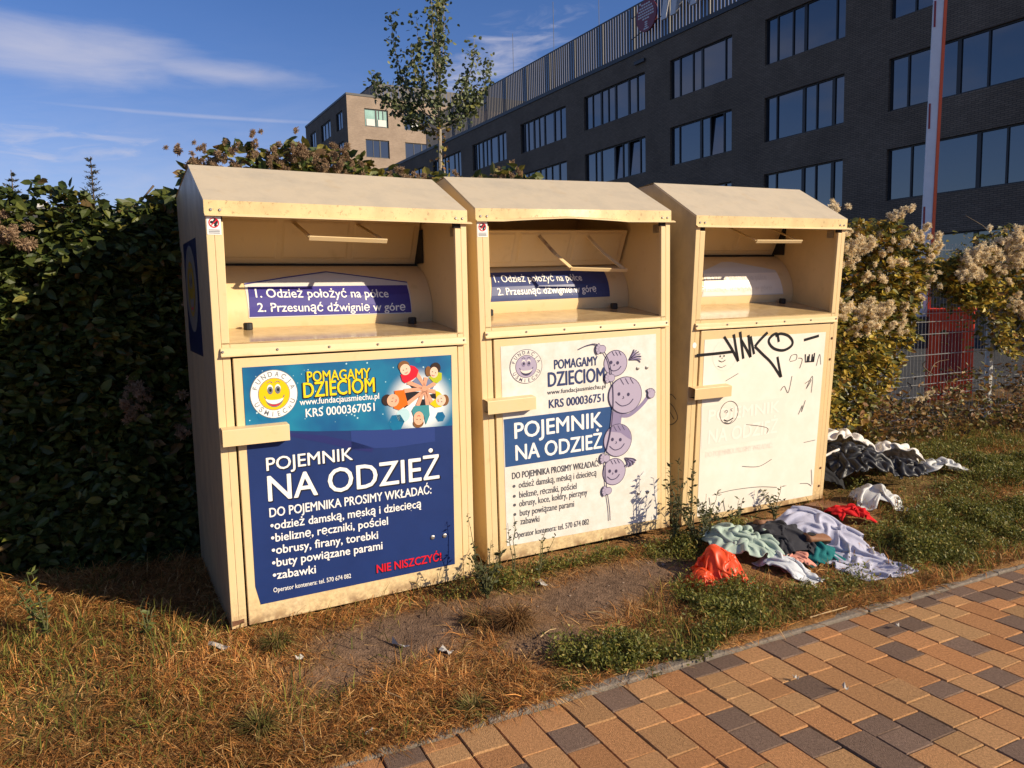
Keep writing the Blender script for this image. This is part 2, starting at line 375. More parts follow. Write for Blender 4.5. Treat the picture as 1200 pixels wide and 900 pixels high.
M['p_mauve'] = pmat('print_mauve', (.40, .345, .45)); M['p_mauve2'] = pmat('print_mauve_dark', (.25, .21, .33)); M['p_line'] = pmat('print_line', (.06, .05, .10))
M['p_graytext'] = pmat('print_grey_ink', (.085, .085, .10))
M['p_ghost'] = pmat('print_ghost', (.745, .68, .585)); M['p_ghost2'] = pmat('print_ghost_light', (.81, .755, .66)); M['p_shadewhite'] = pmat('print_shade_white', (.20, .18, .15)); M['p_shadegold'] = pmat('print_shade_gold', (.30, .19, .02)); M['p_shadenavy'] = pmat('print_shade_navy', (.014, .018, .06))  # last three: darkened print colours with the side sticker's shade painted in
M['p_signblue'] = pmat('print_sign_violet', (.055, .045, .235), vary=.06, vscale=20); M['p_signblue2'] = pmat('print_sign_navy', (.040, .055, .165), vary=.1, vscale=20)
M['p_signgray'] = pmat('print_sign_grey', (.62, .60, .56)); M['marker'] = pmat('black_marker', (.014, .014, .016), .35); M['pen'] = pmat('thin_marker', (.10, .09, .085), .4)
M['p_halo'] = None

def halo_material():
    m = bpy.data.materials.new('print_glow_banner'); m.use_nodes = True; nt = m.node_tree; N = nt.nodes.new; L = nt.links.new
    p = nt.nodes['Principled BSDF']; p.inputs['Roughness'].default_value = .32
    tc = N('ShaderNodeTexCoord'); mp = N('ShaderNodeMapping'); mp.inputs['Location'].default_value = (-.887, 0, -.94); mp.inputs['Scale'].default_value = (1, 0, 1.05); L(tc.outputs['Object'], mp.inputs[0])
    ln = N('ShaderNodeVectorMath'); ln.operation = 'LENGTH'; L(mp.outputs[0], ln.inputs[0])
    mr = N('ShaderNodeMapRange'); mr.interpolation_type = 'SMOOTHSTEP'; mr.inputs['From Min'].default_value = .185; mr.inputs['From Max'].default_value = .09; L(ln.outputs['Value'], mr.inputs['Value'])
    n = N('ShaderNodeTexNoise'); n.inputs['Scale'].default_value = 4; n.inputs['Detail'].default_value = 3; L(tc.outputs['Object'], n.inputs['Vector'])
    a = N('ShaderNodeMix'); a.data_type = 'RGBA'; a.inputs[6].default_value = (.004, .085, .23, 1); a.inputs[7].default_value = (.008, .20, .33, 1)
    r2 = N('ShaderNodeMapRange'); r2.inputs['From Min'].default_value = .35; r2.inputs['From Max'].default_value = .65; L(n.outputs[0], r2.inputs['Value']); L(r2.outputs[0], a.inputs[0])
    b = N('ShaderNodeMix'); b.data_type = 'RGBA'; L(mr.outputs[0], b.inputs[0]); L(a.outputs[2], b.inputs[6]); b.inputs[7].default_value = (.78, .80, .78, 1)
    L(b.outputs[2], p.inputs['Base Color'])
    return m
M['p_halo'] = halo_material()

_txt = {}
def text_geo(body, bold):
    """triangulated outline of a line of text; cap height 1, baseline 0, x from 0"""
    key = (body, bold)
    if key in _txt: return _txt[key]
    cu = bpy.data.curves.new('lettering_curve', 'FONT'); cu.body = body; cu.size = 1.0; cu.offset = bold; cu.resolution_u = 3; cu.dimensions = '2D'; cu.fill_mode = 'FRONT'
    o = bpy.data.objects.new('lettering_curve', cu); C.objects.link(o)
    dg = bpy.context.evaluated_depsgraph_get(); dg.update()
    me = bpy.data.meshes.new_from_object(o.evaluated_get(dg)); me.calc_loop_triangles()
    V = np.array([v.co[:2] for v in me.vertices]); T = [tuple(t.vertices) for t in me.loop_triangles]
    bpy.data.objects.remove(o); bpy.data.curves.remove(cu); bpy.data.meshes.remove(me)
    if body == 'H': _txt[key] = (V, T, V[:, 1].max()); return _txt[key]
    cap = text_geo('H', bold)[2]
    V = V / cap; V[:, 0] -= V[:, 0].min(); _txt[key] = (V, T, V[:, 0].max())
    return _txt[key]

class Decal:
    """print on a bin front: 2-D shapes (x, z) laid on y = y0 in thin steps, or on the curved drum"""
    def __init__(s, y0=-.0065, drum=None): s.mb = MB(); s.y0 = y0; s.drum = drum
    def p(s, x, z, lv):
        if s.drum: y, z2 = drum_at(z, .0012 + lv * .0006); return (x, y, z2)
        return (x, s.y0 - lv * .0005, z)
    def poly(s, pts, m, lv=1): s.mb.face([s.p(x, z, lv) for x, z in pts], m)
    def strip(s, x0, x1, z0, z1, m, lv=1, n=10):
        for i in range(n):
            a = z0 + (z1 - z0) * i / n; b = z0 + (z1 - z0) * (i + 1) / n
            s.poly([(x0, a), (x1, a), (x1, b), (x0, b)], m, lv)
    def disc(s, cx, cz, rx, rz, m, lv=1, n=28, a0=0, a1=2 * math.pi): s.poly([(cx + rx * math.cos(a0 + (a1 - a0) * i / n), cz + rz * math.sin(a0 + (a1 - a0) * i / n)) for i in range(n)], m, lv)
    def ring(s, cx, cz, r0, r1, m, lv=1, n=36, zs=1.0):
        for i in range(n):
            t0, t1 = 2 * math.pi * i / n, 2 * math.pi * (i + 1) / n
            s.poly([(cx + r * math.cos(t), cz + zs * r * math.sin(t)) for r, t in ((r0, t0), (r1, t0), (r1, t1), (r0, t1))], m, lv)
    def text(s, body, x0, zb0, x1, zb1, cap, m, lv=1, bold=.012, split=False):
        V, T, w = text_geo(body, 0.0); sx = (x1 - x0) / w; sl = (zb1 - zb0) / (x1 - x0)
        q = bold * cap * .95
        for j, (ox, oz) in enumerate(((0, 0), (-1, 0), (1, 0), (0, .7), (0, -.7)) if bold > .004 else ((0, 0),)):   # heavier weight: the glyphs laid over themselves, slightly shifted
            s.mb.mesh([s.p(x0 + x * sx + ox * q, zb0 + x * sx * sl + y * cap + oz * q, lv + .12 * j) for x, y in V], T, m)
    def arc_text(s, body, cx, cz, r, cap, t0, t1, m, lv=1, bold=.012, inward=False, zs=1.0, wf=.8):
        n = len(body)
        for i, ch in enumerate(body):
            t = t0 + (t1 - t0) * i / (n - 1)
            V, T, w = text_geo(ch, .008); w2 = w * wf
            P = []
            for x, y in V:
                u = (x - w / 2) * wf * cap; v = y * cap
                if not inward: q = r + v; tt = t - u / r
                else: q = r - v + cap; tt = t + u / r
                P.append(s.p(cx + q * math.cos(tt), cz + zs * q * math.sin(tt), lv))
            s.mb.mesh(P, T, m)
    def stroke(s, pts, w, m, lv=1, smooth=True, taper=False):
        P = [np.array(p, float) for p in pts]
        if smooth and len(P) > 2:
            Q = [P[0]] + P + [P[-1]]; R = []
            for i in range(1, len(Q) - 2):
                for t in np.linspace(0, 1, 6, endpoint=False):
                    a, b, c, d = Q[i - 1], Q[i], Q[i + 1], Q[i + 2]
                    R.append(.5 * ((2 * b) + (-a + c) * t + (2 * a - 5 * b + 4 * c - d) * t * t + (-a + 3 * b - 3 * c + d) * t ** 3))
            R.append(P[-1]); P = R
        L_ = []; R_ = []
        for i, p in enumerate(P):
            d = P[min(i + 1, len(P) - 1)] - P[max(i - 1, 0)]; d = d / (np.hypot(*d) + 1e-9); n = np.array([-d[1], d[0]]) * w / 2
            if taper: n = n * (1 - .7 * i / len(P))
            L_.append(p + n); R_.append(p - n)
        V = [s.p(*q, lv) for q in L_ + R_]; k = len(P)
        s.mb.mesh(V, [(i, i + 1, k + i + 1, k + i) for i in range(k - 1)], m)
    def build(s, name, parent, label=None): return s.mb.build(name, parent, label=label)

BW, BD, H1, FL, RD, H2 = 1.15, .96, 1.7836, .052, .397, 1.9796
DPROF = [(.362, 1.255), (.352, 1.30), (.356, 1.35), (.372, 1.40), (.395, 1.44), (.424, 1.477), (.46, 1.51), (.50, 1.532), (.55, 1.55)]
def drum_at(z, off):
    zs = [q[1] for q in DPROF]; ys = [q[0] for q in DPROF]
    y = float(np.interp(z, zs, ys)); k = (float(np.interp(z + .01, zs, ys)) - float(np.interp(z - .01, zs, ys))) / .02
    n = math.hypot(1, k); return y - off / n, z + off * k / n

def make_bin(i, label, pos, yaw, rx, ry):
    t = thing('clothing_container', label, 'clothes bin', pos, tuple(math.radians(q) for q in (rx, ry, yaw)), 'clothing collection containers in a row')
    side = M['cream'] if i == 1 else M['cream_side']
    cr = M['cream'] if i == 0 else M['cream_grimy'] if i == 2 else M['cream']
    # body: side sheets, front posts, back, floor
    b = MB(); prof = [(0, 0), (BD, 0), (BD, 1.90), (.75, 1.945), (RD, H2 - .006), (.004, H1 - .004), (0, H1 - .012)]
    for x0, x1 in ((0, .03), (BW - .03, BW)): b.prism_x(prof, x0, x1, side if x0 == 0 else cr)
    for k, f in enumerate(b.f):                                      # the front edges carry the front enamel
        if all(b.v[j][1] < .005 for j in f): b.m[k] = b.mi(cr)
    pl = [(.03, .0), (.062, .0), (.062, 1.205), (.066, 1.70), (.03, 1.70)]
    b.prism_y(pl, 0.0, .022, cr)
    b.prism_y([(BW - .062, 0), (BW - .03, 0), (BW - .03, 1.70), (BW - .060, 1.70)], 0.0, .022, cr)
    b.box(.03, BW - .03, BD - .025, BD - .002, 0, 1.89, cr)
    b.box(.03, BW - .03, .03, BD - .03, .0, .02, M['dark'])
    b.box(.062, BW - .062, .024, .030, .0, 1.20, M['dark'])
    b.box(.0625, BW - .0625, .0, .022, 1.158, 1.213, cr)            # rail under the shelf
    b.build('body', t, bevel=.0025)
    # near-black blocks paint in the shade of the gaps above the posts
    s = MB(); s.box(.004, .064, .003, .02, 1.703, 1.728, M['dark']); s.build('post_gap_shade', t); s = MB(); s.box(BW - .064, BW - .006, .003, .02, 1.703, 1.728, M['dark']); s.build('post_gap_shade', t)
    # roof
    r = MB(); th = .006
    r.face([(-.004, -.004, H1), (BW + .004, -.004, H1), (BW + .004, RD, H2), (-.004, RD, H2)], M['cream_roof'])
    r.face([(-.004, RD, H2), (BW + .004, RD, H2), (BW + .004, BD + .01, 1.905), (-.004, BD + .01, 1.905)], M['cream_roof'])
    nx = 24; bend = (lambda x: .016 * max(0, 1 - abs(x - .50) / .36) ** .8) if i == 1 else (lambda x: 0)
    for k in range(nx):                                              # the hanging front edge, bent up where it was forced
        x0 = -.004 + (BW + .008) * k / nx; x1 = -.004 + (BW + .008) * (k + 1) / nx
        za, zb = H1 - FL + bend(x0), H1 - FL + bend(x1)
        r.face([(x0, -.0045 - bend(x0) * .4, za), (x1, -.0045 - bend(x1) * .4, zb), (x1, -.0042, H1), (x0, -.0042, H1)], M['flange'])
        x0e = x0 if k else -.004; x1e = x1 if k < nx - 1 else BW + .022
        yo = -.020
        r.face([(x0e, yo - bend(x0), za - .007), (x1e, yo - bend(x1), zb - .007), (x1e, -.0045, zb), (x0e, -.0045, za)], M['cream'])
        r.face([(x0e, yo - bend(x0), za - .011), (x1e, yo - bend(x1), zb - .011), (x1e, yo - bend(x1), zb - .007), (x0e, yo - bend(x0), za - .007)], M['cream'])
        r.face([(x0e, yo - bend(x0), za - .011), (x0e, .02, za - .004), (x1e, .02, zb - .004), (x1e, yo - bend(x1), zb - .011)], M['cream'])
    for xx in (-.004, BW + .004):                                    # side hems and underside
        r.face([(xx, -.004, H1 - .012), (xx, -.004, H1), (xx, RD, H2), (xx, RD, H2 - .012)], M['cream_roof'])
    r.face([(.03, .0, H1 - .006), (.03, RD, H2 - .006), (BW - .03, RD, H2 - .006), (BW - .03, .0, H1 - .006)], M['cream'])
    r.build('roof', t)
    # shelf
    s = MB(); s.prism_x([(.0, 1.2135), (.45, 1.2700), (.45, 1.264), (.0, 1.2075)][::-1], .031, BW - .031, M['shelfm'])
    s.build('shelf', t)
    # folded strip above the door, with its fixing bolts
    s = MB(); s.prism_x([(-.001, 1.194), (-.010, 1.188), (-.014, 1.166), (-.020, 1.160), (-.018, 1.156), (-.001, 1.162)], .024, BW - .021, cr)
    s.build('strip', t, bevel=.0015)
    # door
    d = MB(); d.box(.070, BW - .066, -.005, .018, .004, 1.149, cr); d.build('door', t, bevel=.003)
    # lock cover
    l = MB(); zt, zb = (.868, .790) if i == 0 else (.857, .782) if i == 1 else (.833, .760)
    y0 = -.058
    l.mesh([(.006, -.001, zb), (.272, -.006, zb), (.272, y0, zb + .006), (.004, y0, zb + .006), (.006, -.001, zt), (.272, -.006, zt), (.272, y0, zt - .004), (.004, y0, zt - .004)],
           [(4, 7, 6, 5), (3, 2, 6, 7), (2, 1, 5, 6)], cr)
    l.mesh([(.008, -.002, zb + .012), (.268, -.006, zb + .012), (.268, y0 + .004, zb + .012), (.008, y0 + .004, zb + .012), (.008, -.002, zt - .008), (.268, -.006, zt - .008), (.268, y0 + .004, zt - .008), (.008, y0 + .004, zt - .008)],
           [(0, 3, 2, 1)], M['dark'])
    l.build('lock_cover', t, bevel=.003)
    # drum below the flap
    dr = MB(); n = len(DPROF); V = [(.032, y, z) for y, z in DPROF] + [(BW - .032, y, z) for y, z in DPROF]
    dr.mesh(V, [(k, n + k, n + k + 1, k + 1) for k in range(n - 1)], M['cream'])
    dr.face([(.032, .55, 1.55), (BW - .032, .55, 1.55), (BW - .032, .60, 1.50), (.032, .60, 1.50)], M['dark'])
    o = dr.build('drum', t, smooth=True)
    if i != 1:
        g = MB(); g.box(.034, BW - .034, .538, .5505, 1.5475, 1.5575, M['dark']); g.box(BW - .0415, BW - .0335, .45, .552, 1.5585, 1.73, M['dark']); g.build('flap_gap_shade', t)  # near-black strips paint in the shade of the gaps around the flap
    # loading flap with pressed panels
    p = MB()
    if i == 1: f0, f1 = np.array([.425, 1.508]), np.array([.33, 1.700])
    else: f0, f1 = np.array([.553, 1.558]), np.array([.452, 1.772])
    nrm = np.array([-(f1 - f0)[1], (f1 - f0)[0]]); nrm = nrm / np.hypot(*nrm)          # towards the opening
    if nrm[0] > 0: nrm = -nrm
    def q(x, v, o=0.0): pp = f0 + (f1 - f0) * v + nrm * o; return (x, pp[0], pp[1])
    xa, xb = .034, BW - (.042 if i != 1 else .05)
    p.mesh([q(xa, 0), q(xb, 0), q(xb, 1), q(xa, 1), q(xa, 0, -.012), q(xb, 0, -.012), q(xb, 1, -.012), q(xa, 1, -.012)],
           [(0, 1, 2, 3), (7, 6, 5, 4), (0, 4, 5, 1), (1, 5, 6, 2), (2, 6, 7, 3), (3, 7, 4, 0)], M['cream'])
    o = p.build('loading_flap', t, bevel=.002)
    if i == 1: o['label'] = 'loading flap hanging loose below the roof edge'
    pp = MB()
    w = (xb - xa - .10) / 3
    for k in range(3):
        x0 = xa + .025 + k * (w + .025); x1 = x0 + w; v0, v1 = .12, .93; e = .010
        pp.mesh([q(x0, v0, .001), q(x1, v0, .001), q(x1, v1, .001), q(x0, v1, .001), q(x0 + e, v0 + .04, -.006 + .010), q(x1 - e, v0 + .04, .004), q(x1 - e, v1 - .04, .004), q(x0 + e, v1 - .04, .004)],
                [(0, 1, 5, 4), (1, 2, 6, 5), (2, 3, 7, 6), (3, 0, 4, 7), (4, 5, 6, 7)], M['cream'])
    pp.build('pressed_panel', o)
    # dark side gap beside the flap
    # handle
    h = MB(); hm = M['cream']
    if i == 0: A, Bp, Cc, D = (.462, .478, 1.752), (.431, .05, 1.646), (.763, .05, 1.639), (.775, .478, 1.752)
    elif i == 1: A, Bp, Cc, D = (.517, .335, 1.672), (.655, .215, 1.487), (1.005, .215, 1.470), (.83, .335, 1.668)
    else: A, Bp, Cc, D = (.602, .478, 1.752), (.496, .05, 1.646), (.834, .05, 1.647), (.935, .478, 1.752)
    if i == 1:
        hm = M['rustybar']
        m1 = tuple(A[k] * .55 + Bp[k] * .45 + (0.012, .0, -.022)[k] for k in range(3)); m2 = tuple(D[k] * .6 + Cc[k] * .4 + (.0, -.01, -.02)[k] for k in range(3))
        h.bar(A, m1, .022, .006, hm); h.bar(m1, Bp, .022, .006, M['cream']); h.bar(D, m2, .022, .006, M['cream']); h.bar(m2, Cc, .022, .006, M['cream'])
    else:
        h.bar(A, Bp, .022, .006, hm); h.bar(D, Cc, .022, .006, hm)
    h.bar((Bp[0] - .011, Bp[1], Bp[2]), (Cc[0] + .011, Cc[1], Cc[2]), .022, .006, M['cream'], side=(0, -.6, .8))
    h.build('handle', t, bevel=.0015, label='bent rusty handle bar' if i == 1 else None)
    # rubber stops
    for x, z in ((.194, 1.259), (.987, 1.259)):
        k = MB(); k.tube([(x, .31, 1.250), (x, .31, 1.256), (x, .31, 1.280), (x, .31, 1.284)], [.019, .021, .021, .016], M['rubber'], 12); k.build('rubber_stop', t)
    # bracket under the roof
    k = MB(); k.box(BW - .034, BW - .031, .06, .11, 1.67, 1.715, M['steel']); k.build('bracket', t)
    def bolt(x, z, y=-.0045, r=.007, m=None):
        k = MB(); k.tube([(x, y + .003, z), (x, y - .003, z), (x, y - .005, z)], [r, r, r * .6], m or M['steel'], 8); return k.build('bolt', t)
    for x in (.032, .25, .47, .69, .905, BW - .032): bolt(x, 1.178, -.0125, .0055)
    for x in (.022, .056, BW - .056, BW - .022): bolt(x, H1 - FL + .014, -.0045, .006)
    return t, bolt

POS = [(-1.2142, 3.0714, .1705, 29.187, .777, .139), (-.148, 3.741, .1865, 25.727, 1.72, -.95), (.9726, 4.3232, .1834, 25.606, 4.84, -.27)]
LAB = ['cream clothes bin with the dark blue poster and smiling yellow face, nearest the hedge',
       'cream clothes bin between the other two, white poster with mauve cartoon children',
       'cream clothes bin with bleached white panel and black scrawled graffiti, nearest the red barrier']
bin1, bolt1 = make_bin(0, LAB[0], POS[0][:3], *POS[0][3:])
bin2, bolt2 = make_bin(1, LAB[1], POS[1][:3], *POS[1][3:])
bin3, bolt3 = make_bin(2, LAB[2], POS[2][:3], *POS[2][3:])

# ---- first bin: blue poster
P1 = [('POMAGAMY', .368, 1.0311, .6488, 1.029, .0443), ('DZIECIOM', .35, .9643, .6669, .9658, .0636), ('www.fundacjausmiechu.pl', .3309, .9334, .6864, .9315, .0265), ('KRS 0000367051', .3545, .8791, .6633, .879, .0358),
      ('POJEMNIK', .178, .666, .5526, .6679, .0546), ('NA ODZIEŻ', .1792, .5336, .9694, .5262, .1076), ('DO POJEMNIKA PROSIMY WKŁADAĆ:', .1795, .4632, .9266, .4574, .0391),
      ('•odzież damską, męską i dziecięcą', .1808, .4073, .8722, .3976, .0361), ('•bieliznę, ręczniki, pościel', .1806, .3529, .7054, .3427, .0362), ('•obrusy, firany, torebki', .1805, .2984, .6552, .2847, .0363),
      ('•buty powiązane parami', .1789, .2423, .6744, .2307, .0365), ('•zabawki', .1788, .1873, .363, .179, .0366), ('Operator kontenera: tel. 570 674 082', .1771, .1293, .5206, .1245, .0198), ('NIE NISZCZYĆ!', .6436, .1221, .9672, .1199, .0377)]
def poster_plate(par, outline, m, label):
    k = MB(); k.prism_y(outline, -.0064, -.0052, m); return k.build('poster', par, label=label)
po1 = poster_plate(bin1, [(.122, .086), (1.040, .086), (1.052, 1.110), (.104, 1.110), (.104, .17)], M['p_navy'], 'dark blue printed poster with a teal banner')
d = Decal()
wave = [(.1045, .868), (.19, .846), (.27, .828), (.40, .812), (.5073, .803), (.62, .793), (.7294, .786), (.90, .778), (1.0485, .772)]
for k in range(len(wave) - 1): d.poly([wave[k], wave[k + 1], (wave[k + 1][0], 1.1095), (wave[k][0], 1.1095)], M['p_halo'], 1)
top = [(.15, .832), (.27, .820), (.43, .790), (.56, .748), (.6531, .7091)]; bot = [(.15, .826), (.27, .806), (.43, .757), (.56, .712), (.6442, .6896)]
for k in range(4): d.poly([bot[k], bot[k + 1], top[k + 1], top[k]], M['p_swoosh'], 1)
w2 = [(.55, .800), (.75, .784), (.955, .7755)]; lo = [(.55, .715), (.75, .700), (.955, .705)]
for k in range(2): d.poly([lo[k], lo[k + 1], w2[k + 1], w2[k]], M['p_swoosh2'], 1)
rr = random.Random(4)
for k in range(75):
    x, z = rr.uniform(.115, 1.04), rr.uniform(.80, 1.10)
    if z < .875 - .11 * (x - .1) or (abs(x - .887) < .15 and abs(z - .94) < .12): continue
    q = rr.choice([.0016, .002, .0028, .004]); d.disc(x, z, q, q, M['p_pale'], 2, 7)
for x, z, q in ((.80, .845, .033), (.765, .815, .04), (.985, .82, .026), (.175, .905, .022), (.88, 1.095, .016)):
    d.disc(x, z, q, min(q, 1.108 - z), M['p_pale'] if q == .033 else M['p_teal'], 2, 6 if q in (.04, .026) else 20)
d.build('banner', po1)
for nm, x0, a, x1, b_, cap in P1:
    d = Decal()
    if nm in ('POMAGAMY', 'DZIECIOM'):
        d.text(nm, x0 - .004, a - .005, x1 + .004, b_ - .005, cap * 1.06, M['p_dkoutline'], 3, .055); d.text(nm, x0, a, x1, b_, cap, M['p_yellow'], 4, .022)
    elif nm.startswith('NIE'):
        d.text(nm, x0 - .003, a - .003, x1 + .003, b_ - .003, cap * 1.06, M['p_dkoutline'], 3, .05); d.text(nm, x0, a, x1, b_, cap, M['p_red'], 4, .030)
    elif nm in ('POJEMNIK', 'NA ODZIEŻ'):
        d.text(nm, x0 + .003, a - .005, x1 + .006, b_ - .005, cap, M['p_dkoutline'], 3, .035); d.text(nm, x0, a, x1, b_, cap, M['p_white'], 4, .018)
    else: d.text(nm, x0, a, x1, b_, cap, M['p_white'], 4, .026 if 'Oper' not in nm else .014)
    d.build('lettering', po1)
def smiley(par, cx, cz, R, zs, white, face, ink, eye, mouth, y0=-.0065, name='logo_badge', fn=None):
    d = Decal(y0)
    if fn: d.p = fn
    d.disc(cx, cz, R, R * zs, ink, 3, 40); d.disc(cx, cz, R * .97, R * zs * .97, white, 4, 40)
    d.disc(cx, cz, R * .665, R * zs * .665, ink, 5, 36); d.disc(cx, cz, R * .64, R * zs * .64, face, 6, 36)
    for sx in (-1, 1):
        ex, ez = cx + sx * R * .16, cz + R * zs * .16
        d.disc(ex, ez + R * .05, R * .125, R * zs * .19, white, 7, 16); d.disc(ex, ez, R * .115, R * zs * .16, eye, 8, 16); d.disc(ex + R * .01, ez + R * .01, R * .05, R * zs * .07, M['p_black'], 9, 10)
        d.stroke([(ex - R * .11, ez + R * .30 * zs), (ex, ez + R * .36 * zs), (ex + R * .11, ez + R * .30 * zs)], R * .03, ink, 8)
    n = 14; up = [(cx + R * .38 * math.cos(math.pi + math.pi * k / n), cz - R * .14 * zs + R * .10 * zs * math.sin(math.pi + math.pi * k / n)) for k in range(n + 1)]
    dn = [(cx + R * .38 * math.cos(math.pi + math.pi * k / n), cz - R * .14 * zs + R * .40 * zs * math.sin(math.pi + math.pi * k / n)) for k in range(n + 1)]
    for k in range(n): d.poly([dn[k], dn[k + 1], up[k + 1], up[k]], ink, 7)
    for k in range(1, n - 1):
        a = [(x, z * .55 + up[j][1] * .45) for j, (x, z) in ((k, dn[k]), (k + 1, dn[k + 1]))]
        d.poly([a[0], a[1], up[k + 1], up[k]], white, 8)
        if 3 < k < n - 4: d.poly([(dn[k][0], dn[k][1] + R * .05), (dn[k + 1][0], dn[k + 1][1] + R * .05), (a[1][0], a[1][1] - R * .03), (a[0][0], a[0][1] - R * .03)], mouth, 8)
    d.stroke([(cx - R * .42, cz - R * .06 * zs), (cx - R * .36, cz - R * .16 * zs)], R * .04, ink, 7, False); d.stroke([(cx + R * .42, cz - R * .06 * zs), (cx + R * .36, cz - R * .16 * zs)], R * .04, ink, 7, False)
    d.arc_text('FUNDACJA', cx, cz, R * .72, R * .20, math.radians(160), math.radians(18), ink, 5, .02, zs=zs)
    d.arc_text('UŚMIECHU', cx, cz, R * .72, R * .20, math.radians(208), math.radians(336), ink, 5, .02, inward=True, zs=zs)
    return d.build(name, par)
smiley(po1, .2265, .9905, .099, 1.05, M['p_white'], M['p_gold'], M['p_gray'], M['p_gray'], M['p_red'])
# ring of children holding hands, printed on the banner
d = Decal()
def kp(u, v): du, dv = u - 560, v - 440; return (.8871 + du * 4.70e-4 - dv * 1.54e-5, .9479 - dv * 4.44e-4 - du * 3.7e-5)
def kpoly(L_, m, lv): d.poly([kp(*q) for q in L_], m, lv)
def karm(a, b, w, m=M['p_arm'], lv=7): d.stroke([kp(*a), kp(*b)], w, m, lv, False, taper=True)
def kdisc(u, v, r, m, lv, rv=None): x, z = kp(u, v); d.disc(x, z, r * 4.7e-4, (rv or r) * 4.44e-4, m, lv, 18)
def kface(u, v, ang, lv=10):
    ca, sa = math.cos(ang), math.sin(ang)
    R_ = lambda x, y: (u + x * ca - y * sa, v + x * sa + y * ca)
    for sx in (-18, 18): kdisc(*R_(sx, -6), 6, M['p_darkhair'], lv, 5)
    d.stroke([kp(*R_(-16, 26)), kp(*R_(0, 33)), kp(*R_(16, 26))], .003, M['p_red'], lv)
kpoly([(420, 340), (500, 330), (590, 400), (560, 415), (480, 410)], M['p_black'], 4); kpoly([(480, 330), (530, 285), (585, 380), (560, 400)], M['p_jeans'], 5)
kpoly([(385, 440), (560, 440), (580, 470), (400, 610), (380, 600)], M['p_black'], 4)
kpoly([(540, 520), (605, 520), (615, 620), (525, 620)], M['p_black'], 5); kpoly([(640, 470), (730, 460), (740, 520), (690, 510)], M['p_black'], 4)
kpoly([(610, 370), (640, 300), (720, 360), (690, 420)], M['p_jeans'], 4)
for a, b in (((425, 340), (600, 405)), ((520, 245), (610, 390)), ((390, 432), (610, 405)), ((420, 570), (620, 410)), ((530, 590), (600, 420)), ((640, 590), (610, 420)), ((620, 290), (600, 400)), ((720, 350), (600, 415)), ((720, 440), (610, 420)), ((690, 570), (620, 430))): karm(a, b, .020)
kdisc(605, 405, 30, M['p_arm'], 8)
kpoly([(455, 165), (500, 175), (542, 215), (520, 285), (470, 320), (400, 352), (372, 330), (352, 262), (420, 260)], M['p_red'], 8)
kdisc(388, 175, 60, M['p_brownhair'], 8, 56); kdisc(402, 210, 54, M['p_skin2'], 9, 58); kface(400, 215, -.4)
kpoly([(650, 290), (740, 230), (790, 240), (790, 310), (740, 350), (700, 340)], M['p_lime'], 8)
kdisc(722, 190, 55, M['p_darkhair'], 8, 60); kdisc(645, 225, 32, M['p_brownhair'], 8, 55); kdisc(705, 235, 44, M['p_skin2'], 9, 58); kface(703, 240, .3)
kpoly([(290, 430), (390, 420), (410, 500), (430, 570), (340, 632), (280, 610), (300, 520)], M['p_orange'], 8)
kdisc(215, 525, 52, M['p_darkhair'], 8, 58); kdisc(275, 530, 62, M['p_skin'], 9, 66); kface(275, 525, -1.3)
kpoly([(500, 590), (650, 580), (660, 690), (620, 790), (600, 700), (490, 700), (470, 640)], M['p_tealshirt'], 8)
kdisc(540, 770, 56, M['p_brownhair'], 8, 50); kdisc(542, 720, 54, M['p_skin'], 9, 72); kface(542, 725, 3.14)
kpoly([(720, 430), (760, 440), (800, 480), (790, 600), (720, 610), (660, 570), (730, 510)], M['p_gold'], 8)
kdisc(825, 530, 44, M['p_brownhair'], 8, 60); kdisc(780, 530, 54, M['p_skin2'], 9, 60); kface(780, 530, 1.4)
d.build('children_picture', po1)
for x, z in ((.9265, .2413), (.9889, .2386)): bolt1(x, z, -.0072, .011)
d = Decal(-.0004); d.poly([(.003, .012), (.052, .018), (.052, .038), (.028, .035), (.003, .036)], M['rust'], 1); d.build('rust_patch', bin1)

def sticker(par, x0=.004, x1=.058, z0=1.648, z1=1.7):
    k = MB(); k.box(x0, x1, -.0016, -.0006, z0, z1 + .02, M['p_white']); s = k.build('warning_sticker', par)
    d = Decal(-.0018); cx, cz, r = (x0 + x1) / 2, z0 + .047, .020
    d.disc(cx + .006, cz + .004, .009, .012, M['p_black'], 1, 12); d.disc(cx - .008, cz + .002, .007, .006, M['p_black'], 1, 8); d.disc(cx + .006, cz - .010, .006, .006, M['p_black'], 1, 8)
    d.ring(cx, cz, r * .80, r, M['p_red'], 2, 24); d.stroke([(cx - r * .62, cz - r * .62), (cx + r * .62, cz + r * .62)], .004, M['p_red'], 2, False)
    for j in range(3): d.strip(x0 + .006, x1 - .006, z0 + .005 + j * .006, z0 + .008 + j * .006, M['p_gray'], 1, 1)
    d.build('pictogram', s)
sticker(bin1); sticker(bin2)
# blue sticker with the same badge on the first bin's left side, shade painted into its colours
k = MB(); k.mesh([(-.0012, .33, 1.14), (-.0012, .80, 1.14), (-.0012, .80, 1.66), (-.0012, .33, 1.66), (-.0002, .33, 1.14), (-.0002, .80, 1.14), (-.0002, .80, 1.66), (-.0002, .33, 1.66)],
                 [(0, 3, 2, 1), (0, 1, 5, 4), (1, 2, 6, 5), (2, 3, 7, 6), (3, 0, 4, 7)], M['p_shadenavy']); ss = k.build('side_sticker', bin1)
smiley(ss, .565, 1.44, .20, 1.0, M['p_shadewhite'], M['p_shadegold'], M['p_gray'], M['p_gray'], M['p_red'], fn=lambda x, z, lv: (-.0016 - lv * .0004, 1.13 - x, z))

